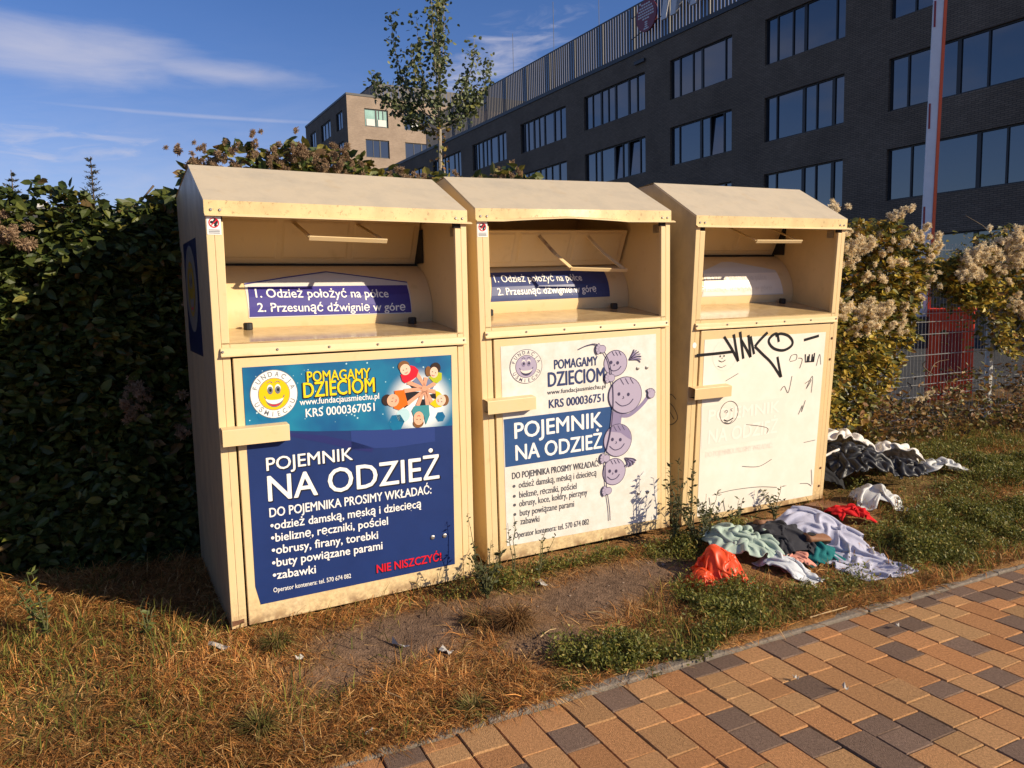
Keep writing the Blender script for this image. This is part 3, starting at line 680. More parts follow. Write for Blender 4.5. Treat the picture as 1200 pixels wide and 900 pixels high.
def drum_sign(par, outline_pts, plate_m, label, blue=None, blue_m=None):
    """thin plate following the drum: outline given as x-ranges per z"""
    d = Decal(drum=True); zs = sorted(set([z for _, _, z in outline_pts]))
    def slab(pts, m, lv):
        for k in range(len(pts) - 1):
            (xa, xb, za), (xc, xd, zc) = pts[k], pts[k + 1]; n = max(1, int(abs(zc - za) / .014))
            for j in range(n):
                t0, t1 = j / n, (j + 1) / n
                d.poly([(xa + (xc - xa) * t0, za + (zc - za) * t0), (xb + (xd - xb) * t0, za + (zc - za) * t0), (xb + (xd - xb) * t1, za + (zc - za) * t1), (xa + (xc - xa) * t1, za + (zc - za) * t1)], m, lv)
    slab(outline_pts, plate_m, 1)
    if blue: slab(blue, blue_m, 2)
    return d.build('instruction_sign', par, label)
si = drum_sign(bin1, [(.208, 1.002, 1.303), (.205, 1.006, 1.445), (.205, 1.004, 1.462), (.57, .64, 1.514)], M['p_signgray'], 'violet instruction sign with a roof shaped pale top edge', [(.2103, 1.000, 1.3075), (.2175, .998, 1.444)], M['p_signblue'])
for q in [('1. Odzież położyć na półce', .2468, 1.3949, .8869, 1.3843, .0388), ('2. Przesunąć dźwignię w górę', .2481, 1.3305, .9678, 1.3171, .0386)]: d = Decal(drum=True); d.text(*q, M['p_white'], 4, .024); d.build('lettering', si)
d = Decal(drum=True)
d.stroke([(.205, 1.456), (.40, 1.486), (.605, 1.513)], .005, M['p_signblue'], 4, False); d.stroke([(.605, 1.513), (.80, 1.487), (1.004, 1.458)], .005, M['p_signblue'], 4, False)
d.build('border_line', si)
si = drum_sign(bin2, [(.223, .987, 1.322), (.240, .990, 1.40), (.258, .990, 1.477)], M['p_signblue2'], 'navy instruction sign partly covered by the fallen flap')
for q in [('1. Odzież położyć na półce', .267, 1.4237, .8178, 1.4182, .0369), ('2. Przesunąć dźwignię w górę', .2677, 1.3546, .8968, 1.3521, .0377)]: d = Decal(drum=True); d.text(*q, M['p_white'], 4, .02); d.build('lettering', si)
si = drum_sign(bin3, [(.357, 1.033, 1.308), (.405, 1.005, 1.462), (.60, .68, 1.514)], M['p_signgray'], 'bleached whitish instruction sign', [(.37, 1.028, 1.314), (.40, 1.008, 1.446)], M['p_ghost2'])
d = Decal(drum=True); d.text('2. Przesunąć dźwignię w górę', .3051, 1.3387, .9321, 1.3363, .0346, M['p_ghost'], 4, .015); d.build('lettering', si); d = Decal(drum=True); d.text('1. Odzież położyć na półce', .41, 1.405, .90, 1.403, .034, M['p_ghost'], 4, .01)
d.build('lettering', si)

# ---- second bin: white poster
P2 = [('POMAGAMY', .4077, .9763, .6696, .9774, .0472), ('DZIECIOM', .37, .8879, .7115, .8883, .073), ('www.fundacjausmiechu.pl', .3626, .847, .718, .849, .0229), ('KRS 000036751', .3721, .7755, .7066, .7784, .0433),
      ('POJEMNIK', .1696, .6388, .6926, .6417, .08), ('NA ODZIEŻ', .1724, .5251, .6893, .5256, .0781), ('DO POJEMNIKA PROSIMY WKŁADAĆ:', .1491, .4302, .6704, .426, .0333),
      ('odzież damską, męską i dziecięcą', .1852, .3783, .6539, .3763, .0336), ('bieliznę, ręczniki, pościel', .1867, .3255, .5286, .3217, .0337), ('obrusy, koce, kołdry, pierzyny', .1853, .2788, .5949, .278, .0338),
      ('buty powiązane parami', .187, .2285, .5114, .2256, .0339), ('zabawki', .1888, .1823, .3, .1794, .0341), ('Operator kontenera: tel. 570 674 082', .1518, .1149, .6026, .1118, .0309)]
po2 = poster_plate(bin2, [(.108, .080), (1.058, .062), (1.050, 1.120), (.106, 1.113)], M['p_aged'], 'aged white poster with a blue text block')
d = Decal()
cv = [(.7614, .745), (.758, .713), (.7394, .5939), (.7117, .497)]
for k in range(3): d.poly([(.112 - .0025 * (k == 0), cv[k][1]), (.112, cv[k + 1][1]), cv[k + 1], cv[k]], M['p_box'], 1)
d.build('text_block', po2)
for nm, x0, a, x1, b_, cap in P2:
    d = Decal()
    m = M['p_white'] if nm in ('POJEMNIK', 'NA ODZIEŻ') else M['p_ink'] if cap > .04 else M['p_graytext']
    d.text(nm, x0, a, x1, b_, cap, m, 3, .030 if cap > .04 else .018 if nm.startswith('DO') else .006)
    if nm[0].islower() and nm[0] != 'w': d.disc(.158, a + .013, .008, .008, M['p_graytext'], 3, 12)
    d.build('lettering', po2)
smiley(po2, .2446, 1.003, .092, .95, M['p_aged'], M['p_mauve'], M['p_line'], M['p_mauve2'], M['p_line'])
d = Decal()
mv, md, ln = M['p_mauve'], M['p_mauve2'], M['p_line']
d.poly([(.758, .72), (.822, .70), (.812, .63), (.745, .64)], md, 2)
d.stroke([(.815, .690), (.86, .685), (.9018, .7009), (.9568, .7383), (.992, .772)], .022, md, 2)
def child(cx, cz, rx, rz, lv, hair=0):
    d.disc(cx, cz, rx + .004, rz + .004, ln, lv, 30); d.disc(cx, cz, rx, rz, mv, lv + 1, 30)
    if hair: 
        d.poly([(cx - rx * .75, cz + rz * .66), (cx + rx * .2, cz + rz * .45), (cx + rx * .75, cz + rz * .05), (cx + rx, cz - rz * .1), (cx + rx * .88, cz + rz * .5), (cx + rx * .5, cz + rz * .87), (cx, cz + rz), (cx - rx * .45, cz + rz * .9)], md, lv + 2)
    for sx, sz in ((-.40, .10), (.18, .02)): d.disc(cx + rx * sx, cz + rz * sz, .009, .010, ln, lv + 3, 10)
    d.stroke([(cx - rx * .62, cz - rz * .30), (cx - rx * .25, cz - rz * .58), (cx + rx * .2, cz - rz * .52), (cx + rx * .48, cz - rz * .26)], .005, ln, lv + 3)
    d.stroke([(cx - rx * .15, cz - rz * .05), (cx - rx * .1, cz - rz * .15), (cx - rx * .2, cz - rz * .18)], .004, ln, lv + 3)
    for q in (-.3, 0, .3): d.stroke([(cx + rx * q, cz + rz * .93), (cx + rx * (q + .12), cz + rz * .72), (cx + rx * (q + .2), cz + rz * .6)], .004, ln, lv + 3)
child(.783, .978, .072, .068, 2); child(.767, .382, .072, .072, 2); child(.792, .555, .088, .088, 6, 1); child(.842, .80, .105, .098, 10)
for x, z, s in ((.8946, .995, 1), (.862, .445, -1)):
    for q in range(7):
        t = (-.3 + q * .32) if s > 0 else (-1.9 + q * .28); d.stroke([(x - .025, z - .005 * s), (x + .03 * math.cos(t), z + .03 * math.sin(t)), (x + .055 * math.cos(t - .2), z + .05 * math.sin(t - .2))], .007, md if q % 2 else ln, 6)
C2 = [(.5544, 1.0702), (.6083, 1.0868), (.6677, 1.0843), (.727, 1.0143), (.7521, .9235), (.7614, .8181), (.758, .713), (.7394, .5939), (.7117, .4907), (.7068, .3841), (.7178, .2744), (.7309, .1788), (.7337, .1126)]
d.stroke(C2, .006, ln, 15)
for x, z in ((.6897, 1.061), (.7448, .9017), (.7078, .4652), (.7179, .2821), (1.005, .7874)):
    for q in range(4):
        t = (2.2 + q * .55) if x < 1 else (.5 + q * .5); d.stroke([(x, z), (x + .036 * math.cos(t), z + .036 * math.sin(t))], .018, ln, 16, False); d.stroke([(x, z), (x + .033 * math.cos(t), z + .033 * math.sin(t))], .013, mv, 17, False)
    d.disc(x + .006, z, .024, .022, ln, 16, 16); d.disc(x + .006, z, .021, .019, mv, 18, 16)
d.build('cartoon_children', po2)
for x, z in ((.9268, .9393), (.9871, .939), (.9284, .234), (.9902, .2324)): bolt2(x, z, -.0072, .010)

# ---- third bin: bleached poster with graffiti
po3 = poster_plate(bin3, [(.110, .041), (1.047, .037), (1.047, 1.097), (.096, 1.097)], M['p_faded'], 'sun bleached white panel')
d = Decal()
g = [(.0975, .7098), (.7591, .7089), (.6989, .4612), (.1122, .4562)]; d.poly(g[::-1], M['p_ghost'], 1)
d.text('POJEMNIK', .1525, .6132, .7045, .6223, .0691, M['p_ghost2'], 2, .03); d.text('NA ODZIEŻ', .1616, .4815, .6957, .494, .0808, M['p_ghost2'], 2, .03)
d.text('DO POJEMNIKA PROSIMY WKŁADAĆ:', .15, .40, .67, .40, .033, M['p_ghost'], 1, .01); d.ring(.25, 1.0, .088, .092, M['p_ghost'], 1)
d.build('bleached_print', po3)
GR = [[[.0426, 1.0108], [.1771, 1.0131], [.3093, 1.0172]], [[.2359, 1.1075], [.2985, 1.0328], [.3526, .9574]], [[.3526, .9574], [.3262, 1.0463], [.3071, 1.1189]], [[.3541, 1.1316], [.3728, 1.0437], [.3905, .9701]], [[.3658, 1.0816], [.4092, 1.0266], [.4449, .9759]], [[.4449, .9759], [.418, 1.1091]], [[.4343, 1.1007], [.4712, .9926]],
      [[.5658, 1.1172], [.5097, 1.0742], [.4732, 1.0382]], [[.4732, 1.0382], [.5373, .9887], [.6134, .9298], [.6939, .8413]], [[.6571, .966], [.6776, .9022], [.7004, .8377]], [[.66, 1.055], [.6377, 1.1061], [.5889, 1.0855], [.5816, 1.0552], [.6257, 1.0174], [.699, 1.0024], [.7593, 1.0224], [.7709, 1.053], [.7318, 1.0892], [.6685, 1.1047], [.63, 1.092]], [[.8656, 1.056], [.9882, 1.0767]]]
TH = [[[.7575, .9362], [.7712, .9669], [.8131, .9691], [.81, .9377], [.7622, .9312]], [[.8476, .8828], [.8632, .9375], [.8302, .9475]], [[.9874, .8895], [1.0079, .9606], [1.0241, .8951]], [[.7022, .7552], [.7311, .7799], [.7669, .7371], [.7883, .8392]], [[.9011, .7827], [.9532, .803], [.9155, .7492], [.9615, .8266], [.9621, .721]], [[.8672, .5907], [.894, .6454], [.8917, .6047], [.9168, .6759]],
      [[.4433, .5683], [.5458, .5499], [.6198, .5263], [.6123, .4949]], [[.4345, .3097], [.5684, .2926], [.6695, .3257]], [[.1923, .1474], [.2032, .101]], [[.3001, .1154], [.3216, .0452]], [[.2186, .1596], [.3755, .1692], [.58, .1599], [.7298, .1355]], [[.9257, .1335], [.9935, .1241], [1.0297, .1019]], [[.2649, .8469], [.3583, .8856]], [[1.0173, .2149], [1.0356, .1097]], [[.9305, .4025], [1.0297, .4081]]]
d = Decal()
for s_ in GR: d.stroke(s_, .017, M['marker'], 3)
d.build('graffiti', po3)
for s_ in TH: d = Decal(); d.stroke(s_, .0035, M['pen'], 4); d.build('pen_stroke', po3)
d = Decal()
for s_ in ([[.8857, .9679], [.8908, .9198], [.9623, .9184], [.963, .9713]], [[.905, .918], [.909, .955]], [[.919, .918], [.9203, .9658]], [[.9426, .9197], [.9464, .9643]], [[.955, .92], [.957, .95]]): d.stroke(s_, .009, M['marker'], 4, False)
d.build('scribbled_box', po3); d = Decal(); d.ring(.3064, .6551, .067, .0705, M['pen'], 4)
d.stroke([(.27, .66), (.285, .672), (.295, .66), (.28, .655)], .004, M['pen'], 4); d.stroke([(.33, .66), (.318, .672), (.33, .678)], .004, M['pen'], 4); d.stroke([(.27, .615), (.30, .605), (.34, .62)], .007, M['marker'], 4); d.stroke([(.275, .60), (.31, .59), (.335, .605)], .005, M['pen'], 4)
d.build('scribbled_face', po3); d = Decal()
for x in (.215, .243): d.disc(x, .996, .005, .006, M['marker'], 4, 8)
d.stroke([(.205, .972), (.23, .962), (.255, .972)], .004, M['marker'], 4); d.disc(.2294, .984, .004, .003, M['marker'], 4, 8); d.stroke([(.2, .94), (.23, .93), (.26, .94)], .003, M['pen'], 4)
d.build('scribbled_face', po3)
for x, z in ((1.1097, 1.0547), (1.1075, .9222), (1.1059, .2121), (1.1059, .0913)): bolt3(x, z, -.0005, .008, M['rust'])
d = Decal(-.0004); d.disc(.030, 1.068, .014, .017, M['p_white'], 1, 16); d.build('paint_spot', bin3)
d = Decal(); d.p = lambda x, z, lv: (-.0012, x, z)
d.stroke([(.10, .74), (.15, .76), (.19, .72), (.12, .69), (.08, .63), (.14, .58), (.20, .61), (.17, .66), (.11, .62)], .007, M['pen'], 1)
d.stroke([(.30, 1.62), (.36, 1.66), (.33, 1.58), (.41, 1.60)], .006, M['pen'], 1); d.disc(.30, 1.75, .055, .045, M['p_gray'], 1, 9); d.disc(.46, 1.85, .05, .04, M['p_gray'], 1, 8); d.disc(.24, 1.70, .012, .012, M['p_gray'], 1, 7)
d.build('side_scribble', bin3)

# ------------------------------------------------------------------ buildings
def brick_material(name, c1, c2, mortar, bw=.26, bh=.075):
    m = bpy.data.materials.new(name); m.use_nodes = True; nt = m.node_tree; N = nt.nodes.new; L = nt.links.new
    p = nt.nodes['Principled BSDF']; p.inputs['Roughness'].default_value = .85; p.inputs['Specular IOR Level'].default_value = .25
    tc = N('ShaderNodeTexCoord'); sp = N('ShaderNodeSeparateXYZ'); L(tc.outputs['Object'], sp.inputs[0])
    ad = N('ShaderNodeMath'); L(sp.outputs[0], ad.inputs[0]); L(sp.outputs[1], ad.inputs[1])
    cb = N('ShaderNodeCombineXYZ'); L(ad.outputs[0], cb.inputs[0]); L(sp.outputs[2], cb.inputs[1])
    b = N('ShaderNodeTexBrick'); b.inputs['Scale'].default_value = 1.0; b.inputs['Brick Width'].default_value = bw; b.inputs['Row Height'].default_value = bh; b.inputs['Mortar Size'].default_value = .012
    b.inputs['Color1'].default_value = (*c1, 1); b.inputs['Color2'].default_value = (*c2, 1); b.inputs['Mortar'].default_value = (*mortar, 1); b.inputs['Bias'].default_value = 0
    L(cb.outputs[0], b.inputs['Vector'])
    n = N('ShaderNodeTexNoise'); n.inputs['Scale'].default_value = .5; n.inputs['Detail'].default_value = 7; L(cb.outputs[0], n.inputs['Vector'])
    mr = N('ShaderNodeMapRange'); mr.inputs['From Min'].default_value = .3; mr.inputs['From Max'].default_value = .7; mr.inputs['To Min'].default_value = .85; mr.inputs['To Max'].default_value = 1.15; L(n.outputs[0], mr.inputs['Value'])
    mx = N('ShaderNodeMix'); mx.data_type = 'RGBA'; mx.blend_type = 'MULTIPLY'; mx.inputs[0].default_value = 1; L(b.outputs['Color'], mx.inputs[6]); L(mr.outputs[0], mx.inputs[7]); L(mx.outputs[2], p.inputs['Base Color'])
    bp = N('ShaderNodeBump'); bp.inputs['Strength'].default_value = .5; bp.inputs['Distance'].default_value = .01; bp.invert = True; L(b.outputs['Fac'], bp.inputs['Height']); L(bp.outputs[0], p.inputs['Normal'])
    return m
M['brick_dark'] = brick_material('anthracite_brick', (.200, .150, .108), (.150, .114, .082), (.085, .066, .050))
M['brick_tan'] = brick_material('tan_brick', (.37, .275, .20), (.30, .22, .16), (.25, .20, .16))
M['frame'] = material('window_frame', (.022, .021, .022), .5)
M['glass'] = material('pane_glass', (.012, .014, .020), .03, spec=.9, ior=1.72)
M['glass_in'] = material('room_green', (.20, .36, .30), .25, spec=.8, vary=.3, vscale=1.2)
M['blind'] = material('white_blind', (.60, .60, .56), .6)
M['coping'] = material('dark_coping', (.035, .033, .034), .5)
M['slat'] = material('screen_metal', (.12, .11, .105), .65, spec=.3)
M['mast'] = material('mast', (.2, .2, .2), .5, metal=.6)
M['roofgrey'] = material('roof_grey', (.12, .12, .12), .8)
M['sign_red'] = material('sign_red', (.22, .035, .05), .5); M['sign_white'] = material('sign_white', (.62, .60, .60), .5)

def holed_wall(mb, x0, x1, z0, z1, holes, m, yf=0.0, rev=.22, mrev=None):
    """front face in plane y = yf with openings and their reveals (depth +y)"""
    xs = sorted(set([x0, x1] + [v for h in holes for v in h[:2]])); zs = sorted(set([z0, z1] + [v for h in holes for v in h[2:]]))
    inside = lambda cx, cz: any(h[0] < cx < h[1] and h[2] < cz < h[3] for h in holes)
    for i in range(len(xs) - 1):
        for j in range(len(zs) - 1):
            if not inside((xs[i] + xs[i + 1]) / 2, (zs[j] + zs[j + 1]) / 2):
                mb.face([(xs[i], yf, zs[j]), (xs[i + 1], yf, zs[j]), (xs[i + 1], yf, zs[j + 1]), (xs[i], yf, zs[j + 1])], m)
    for a, b, c, d in holes:
        q = mrev or m
        mb.face([(a, yf, c), (a, yf, d), (a, yf + rev, d), (a, yf + rev, c)], q); mb.face([(b, yf, d), (b, yf, c), (b, yf + rev, c), (b, yf + rev, d)], q)
        mb.face([(a, yf, d), (b, yf, d), (b, yf + rev, d), (a, yf + rev, d)], q); mb.face([(b, yf, c), (a, yf, c), (a, yf + rev, c), (b, yf + rev, c)], q)

def window(par, a, b, c, d, bars, yf=0.0, rev=.22, fw=.06, glass=None, swing=None, xf=None, extra=None):
    """frame with mullions at the given fractions (negative: thick) and one pane between each two"""
    T = xf or (lambda q: q)
    f = MB(); bx = lambda *q: f.box(*q, M['frame'])
    bx(a, b, yf + rev - .10, yf + rev, c, c + fw); bx(a, b, yf + rev - .10, yf + rev, d - fw, d); bx(a, a + fw, yf + rev - .10, yf + rev, c + fw, d - fw); bx(b - fw, b, yf + rev - .10, yf + rev, c + fw, d - fw)
    edges = [(a, a + fw)]
    for t in bars:
        w = .07 if t > 0 else .15; x = a + (b - a) * abs(t)
        bx(x - w / 2, x + w / 2, yf + rev - .10, yf + rev, c + fw, d - fw); edges.append((x - w / 2, x + w / 2))
    edges.append((b - fw, b))
    f.v = [T(q) for q in f.v]
    w = f.build('window', par)
    for k in range(len(edges) - 1):
        p = MB(); x0, x1 = edges[k][1], edges[k + 1][0]; tl = random.gauss(0, .0025) * (x1 - x0); tv = random.gauss(0, .003)
        y = yf + rev - .045
        if swing and k in swing:
            P = [(x0, y, c + fw), (x1, y, c + fw), (x1, y + .13, d - fw), (x0, y + .13, d - fw)]
        else: P = [(x0, y - tl, c + fw), (x1, y + tl, c + fw), (x1, y + tl + tv, d - fw), (x0, y - tl + tv, d - fw)]
        P2 = [(q[0], q[1] + .012, q[2]) for q in P]
        p.mesh([T(q) for q in P + P2], [(0, 1, 2, 3), (7, 6, 5, 4), (0, 4, 5, 1), (1, 5, 6, 2), (2, 6, 7, 3), (3, 7, 4, 0)], glass(k) if glass else M['glass'])
        p.build('pane', w)
    return w

def dark_building():
    # local x runs along the facade towards the camera, local y into the building
    yaw = math.atan2(-.871, .491)
    t = thing('office_building', 'long dark brick office block with ribbon windows and a slatted roof screen', 'building', (25.43, 14.33, 0), (0, 0, yaw))
    rows = [(12.34, 14.44), (8.78, 10.85), (5.21, 7.29), (1.6, 3.7)]
    cols = [(-57.4, -51.65), (-49.5, -43.47), (-41.37, -35.27), (-33.15, -28.55), (-26.45, -22.07), (-20.0, -12.3)]
    cols = cols + [(-65.5, -59.6), (-73.5, -67.6)]
    H = [(a, b, c, d) for a, b in cols for c, d in rows]
    S0, S1 = -79.0, -6.0
    m = MB(); holed_wall(m, S0, S1, -.5, 15.62, H, M['brick_dark'])
    m.face([(S0, 0, -.5), (S0, 0, 15.62), (S0, 16, 15.62), (S0, 16, -.5)], M['brick_dark']); m.face([(S1, 0, 15.62), (S1, 0, -.5), (S1, 16, -.5), (S1, 16, 15.62)], M['brick_dark'])
    m.face([(S1, 16, -.5), (S0, 16, -.5), (S0, 16, 15.62), (S1, 16, 15.62)], M['brick_dark']); m.face([(S0, 0, 15.62), (S1, 0, 15.62), (S1, 16, 15.62), (S0, 16, 15.62)], M['roofgrey'])
    m.face([(S0, .7, -.5), (S1, .7, -.5), (S1, .7, 15.6), (S0, .7, 15.6)], M['frame'])
    m.build('wall', t)
    k = MB(); k.box(S0 - .05, S1 + .05, -.06, .30, 15.623, 15.86, M['coping']); k.build('coping', t)
    A = [.07, .15, -.28, .40, -.52, -.73, .86]; B1 = [.17, -.27, .56 / 1, -.64, .82, -.9]; Bz = [.15, .37, -.52, .88]; Dz = [.15, -.49, .66, -.86]; W4 = [.10, -.36, .50, .68, -.75, .92]; W4c = [.13, .26, -.47, .60, .80, .93]
    pats = {0: [A, A], 1: [A, [.13, -.28, .40, -.52, .66, -.82]], 2: [[.13, -.28, .40, -.52, -.73, .86], [.17, -.27, -.5, .63, -.72, .9]], 3: [Bz, [.14, -.50, .65, .86]], 4: [[.15, .35, -.51, .88], [.15, -.50, .66, -.86], [.15, -.50, .66, -.86]], 5: [W4c, W4, W4c], 6: [A, A], 7: [A, A]}
    for ci, (a, b) in enumerate(cols):
        for ri, (c, d) in enumerate(rows):
            P = pats[ci]; bars = P[ri % len(P)]
            sw = {(2, 1): [3, 5], (3, 1): [3]}.get((ci, ri))
            window(t, a, b, c, d, bars, swing=sw)
    # roof screen: slats on rails and posts
    s0, s1, z0, z1 = -67.1, -24.0, 15.87, 18.45
    sc = MB(); x = s0
    while x < s1:
        sc.box(x, x + .185, .10, .13, z0 + .06, z1 - .05, M['slat']); x += .255
    scr = sc.build('roof_screen', t)
    rl = MB()
    for z in (z0, z1 - .07): rl.box(s0, s1, .135, .19, z, z + .06, M['coping'])
    rl.build('rail', scr)
    x = s0; n = 0
    while x < s1:
        p = MB(); p.box(x - .06, x + .06, .20, .34, z0 - .2, z1, M['coping']); p.build('post', scr); x += 3.06; n += 1
    # red disc and the first letters of the roof sign
    d = MB(); cx, cz, r = -34.72, 17.28, .86; n = 32
    ring = [(cx + r * math.cos(2 * math.pi * k / n), cz + r * math.sin(2 * math.pi * k / n)) for k in range(n)]
    d.prism_y(ring, -.34, -.22, M['sign_red']); sg = d.build('roof_sign', t, label='round dark red sign disc on the roof screen')
    e = MB()
    for k in range(6):
        e = MB(); zz = cz + .58 - k * .155; hw = math.sqrt(max(.02, .70 ** 2 - (zz - cz) ** 2)) * (1 if k < 5 else .45)
        nb = max(3, int(hw * 2 / .17)); 
        for j in range(nb):
            xx = cx - hw + (2 * hw) * j / nb; e.box(xx, xx + 2 * hw / nb * .78, -.352, -.342, zz, zz + .085, M['sign_white'])
        e.build('emblem_stripe', sg)
    for k in range(4): e = MB(); e.box(cx - .11 - .1 * (k == 3), cx + .11 + .1 * (k == 3), -.352, -.342, cz - .38 - k * .115, cz - .31 - k * .115, M['sign_white']); e.build('emblem_stripe', sg)
    e = MB(); V, T, w = text_geo('IMI', .02); sx = 3.4 / w; capz = 1.75
    P = [(-33.45 + x * sx + y * .28, -.34, 16.66 + y * capz) for x, y in V]; P2 = [(a, b + .12, c) for a, b, c in P]
    e.mesh(P, T, M['sign_white']); e.mesh(P2, [q[::-1] for q in T], M['sign_white']); nP = len(P)
    ed = {}
    for q in T:
        for a_, b_ in ((q[0], q[1]), (q[1], q[2]), (q[2], q[0])): ed[(a_, b_)] = 1
    e.mesh(P + P2, [(a_, b_, b_ + nP, a_ + nP) for a_, b_ in ed if (b_, a_) not in ed], M['sign_white'])
    e.build('sign_letters', t)
    e = MB(); e.tube([(-36.2, -.2, 16.42), (-33.3, -.2, 16.95)], .03, M['coping']); e.tube([(-36.2, -.2, 16.42), (-36.2, -.2, 17.6)], .025, M['coping']); e.tube([(-36.2, -.2, 17.6), (-35.8, -.2, 17.6)], .025, M['coping']); e.build('sign_bracket', t)
    e = MB(); e.box(-36.1, -35.2, -.13, -.002, 14.98, 15.16, M['coping']); e.build('wall_lamp', t)
    for sx_, hgt in ((-54.6, 22.8), (-48.6, 23.2), (-43.0, 23.4)):
        e = MB(); e.tube([(sx_, 2.5, 15.6), (sx_, 2.5, hgt)], .022, M['mast'], 5); e.build('lightning_rod', t)
    # ramp-like ledge at the ground floor
    e = MB(); e.box(S0, S1, -.35, -.005, -.3, .42, M['kerb']); e.build('plinth', t)
dark_building()

def tan_tower():
    yaw = math.atan2(.491, .871)
    t = thing('brick_building', 'tan brick block with a shaded side wall behind the young tree', 'building', (-17.97, 89, 0), (0, 0, yaw))
    # front (sunlit) along +x, y = 0; left side along +y, x = 0
    zr = [(22.07, 24.1), (18.58, 20.64), (15.1, 17.15), (11.6, 13.65)]
    fr = [(2.05, 4.93), (6.92, 10.4), (13.0, 16.0), (18.5, 22)]; lf = [(1.8, 4.3), (6.6, 10.8), (13.2, 15.9)]
    HF = [(a, b, c, d) for a, b in fr for c, d in zr]; HL = [(a, b, c, d) for a, b in lf for c, d in zr]
    m = MB(); holed_wall(m, 0, 34, -.5, 25.38, HF, M['brick_tan'])
    side = MB(); holed_wall(side, -18.0, 0, -.5, 25.38, [(-b, -a, c, d) for a, b, c, d in HL], M['brick_dark'])  # dark brick on this side paints the wall's shade into its colour
    rot = lambda q: (q[1], -q[0], q[2])                              # side wall: local x' = -y
    side.v = [rot(q) for q in side.v]
    m.face([(34, 0, -.5), (34, 18, -.5), (34, 18, 25.38), (34, 0, 25.38)], M['brick_tan']); m.face([(0, 18, -.5), (0, 18, 25.38), (34, 18, 25.38), (34, 18, -.5)], M['brick_tan']); m.face([(0, 0, 25.38), (34, 0, 25.38), (34, 18, 25.38), (0, 18, 25.38)], M['roofgrey'])
    m.face([(.3, .35, -.5), (34, .35, -.5), (34, .35, 25.3), (.3, .35, 25.3)], M['frame']); m.face([(.35, .36, -.5), (.35, 18, -.5), (.35, 18, 25.3), (.35, .36, 25.3)], M['frame'])
    m.build('wall', t); side.build('wall', t, label='dark side wall with its shade painted in')
    k = MB(); k.box(-.06, 34.06, -.06, .28, 25.383, 25.62, M['coping']); k.box(-.06, .28, .283, 18.06, 25.383, 25.62, M['coping']); k.build('coping', t)
    for i, (a, b) in enumerate(fr):
        for j, (c, d) in enumerate(zr):
            if i == 0 and j == 0: g = lambda k: M['glass_in']
            elif i == 1 and j == 0: g = lambda k: M['glass'] if k != 1 else M['glass']
            else: g = None
            window(t, a, b, c, d, [-.5, .62, .80] if (i, j) == (0, 0) else [.33, -.62], fw=.10, glass=g)
    for i, (a, b) in enumerate(lf):
        for j, (c, d) in enumerate(zr): window(t, -b, -a, c, d, [.5] if i != 1 else [.33, -.66], fw=.10, xf=rot)
    for x0 in (2.3, 3.7):
        k = MB(); k.box(x0, x0 + 1.0, .10, .13, 22.2, 22.95, M['blind']); k.build('blind', t)
    k = MB(); k.box(7.75, 9.15, .10, .13, 22.2, 22.95, M['blind']); k.build('blind', t)
    # set-back roof screen
    sc = MB(); x = 5.0
    for kx in range(44): sc.box(5.0 + kx * .5, 5.0 + kx * .5 + .44, 4.0, 4.05, 25.6, 28.2, M['slat'])
    for ky in range(20): sc.box(4.95, 5.0, 4.05 + ky * .5, 4.05 + ky * .5 + .44, 25.6, 28.2, M['slat'])
    s = sc.build('roof_screen', t)
    k = MB(); k.box(4.9, 27, 4.06, 4.2, 28.05, 28.25, M['coping']); k.box(4.9, 5.06, 4.0, 14, 28.26, 28.33, M['coping']); k.build('rail', s)
tan_tower()

# low grey-roofed house past the hedge
def low_house():
    M['plaster'] = material('pale_plaster', (.55, .53, .50), .9, vary=.1)
    t = thing('low_house', 'low pale house with a flat grey roof far behind the left hedge', 'house', (-24.5, 33, 0), (0, 0, .45))
    m = MB(); holed_wall(m, 0, 8, -.4, 5.9, [(1.2, 2.6, 4.2, 5.3), (4.5, 5.9, 4.2, 5.3)], M['plaster']); m.box(0, 8, .4, 7, -.4, 5.9, M['plaster']); m.build('wall', t)
    for a in (1.2, 4.5): window(t, a, a + 1.4, 4.2, 5.3, [.5], fw=.06)
    k = MB(); k.box(-.4, 8.4, -.4, 7.4, 5.905, 6.25, M['roofgrey']); k.box(2.5, 4.0, 2, 3, 6.26, 6.8, M['plaster']); k.build('roof', t)
low_house()

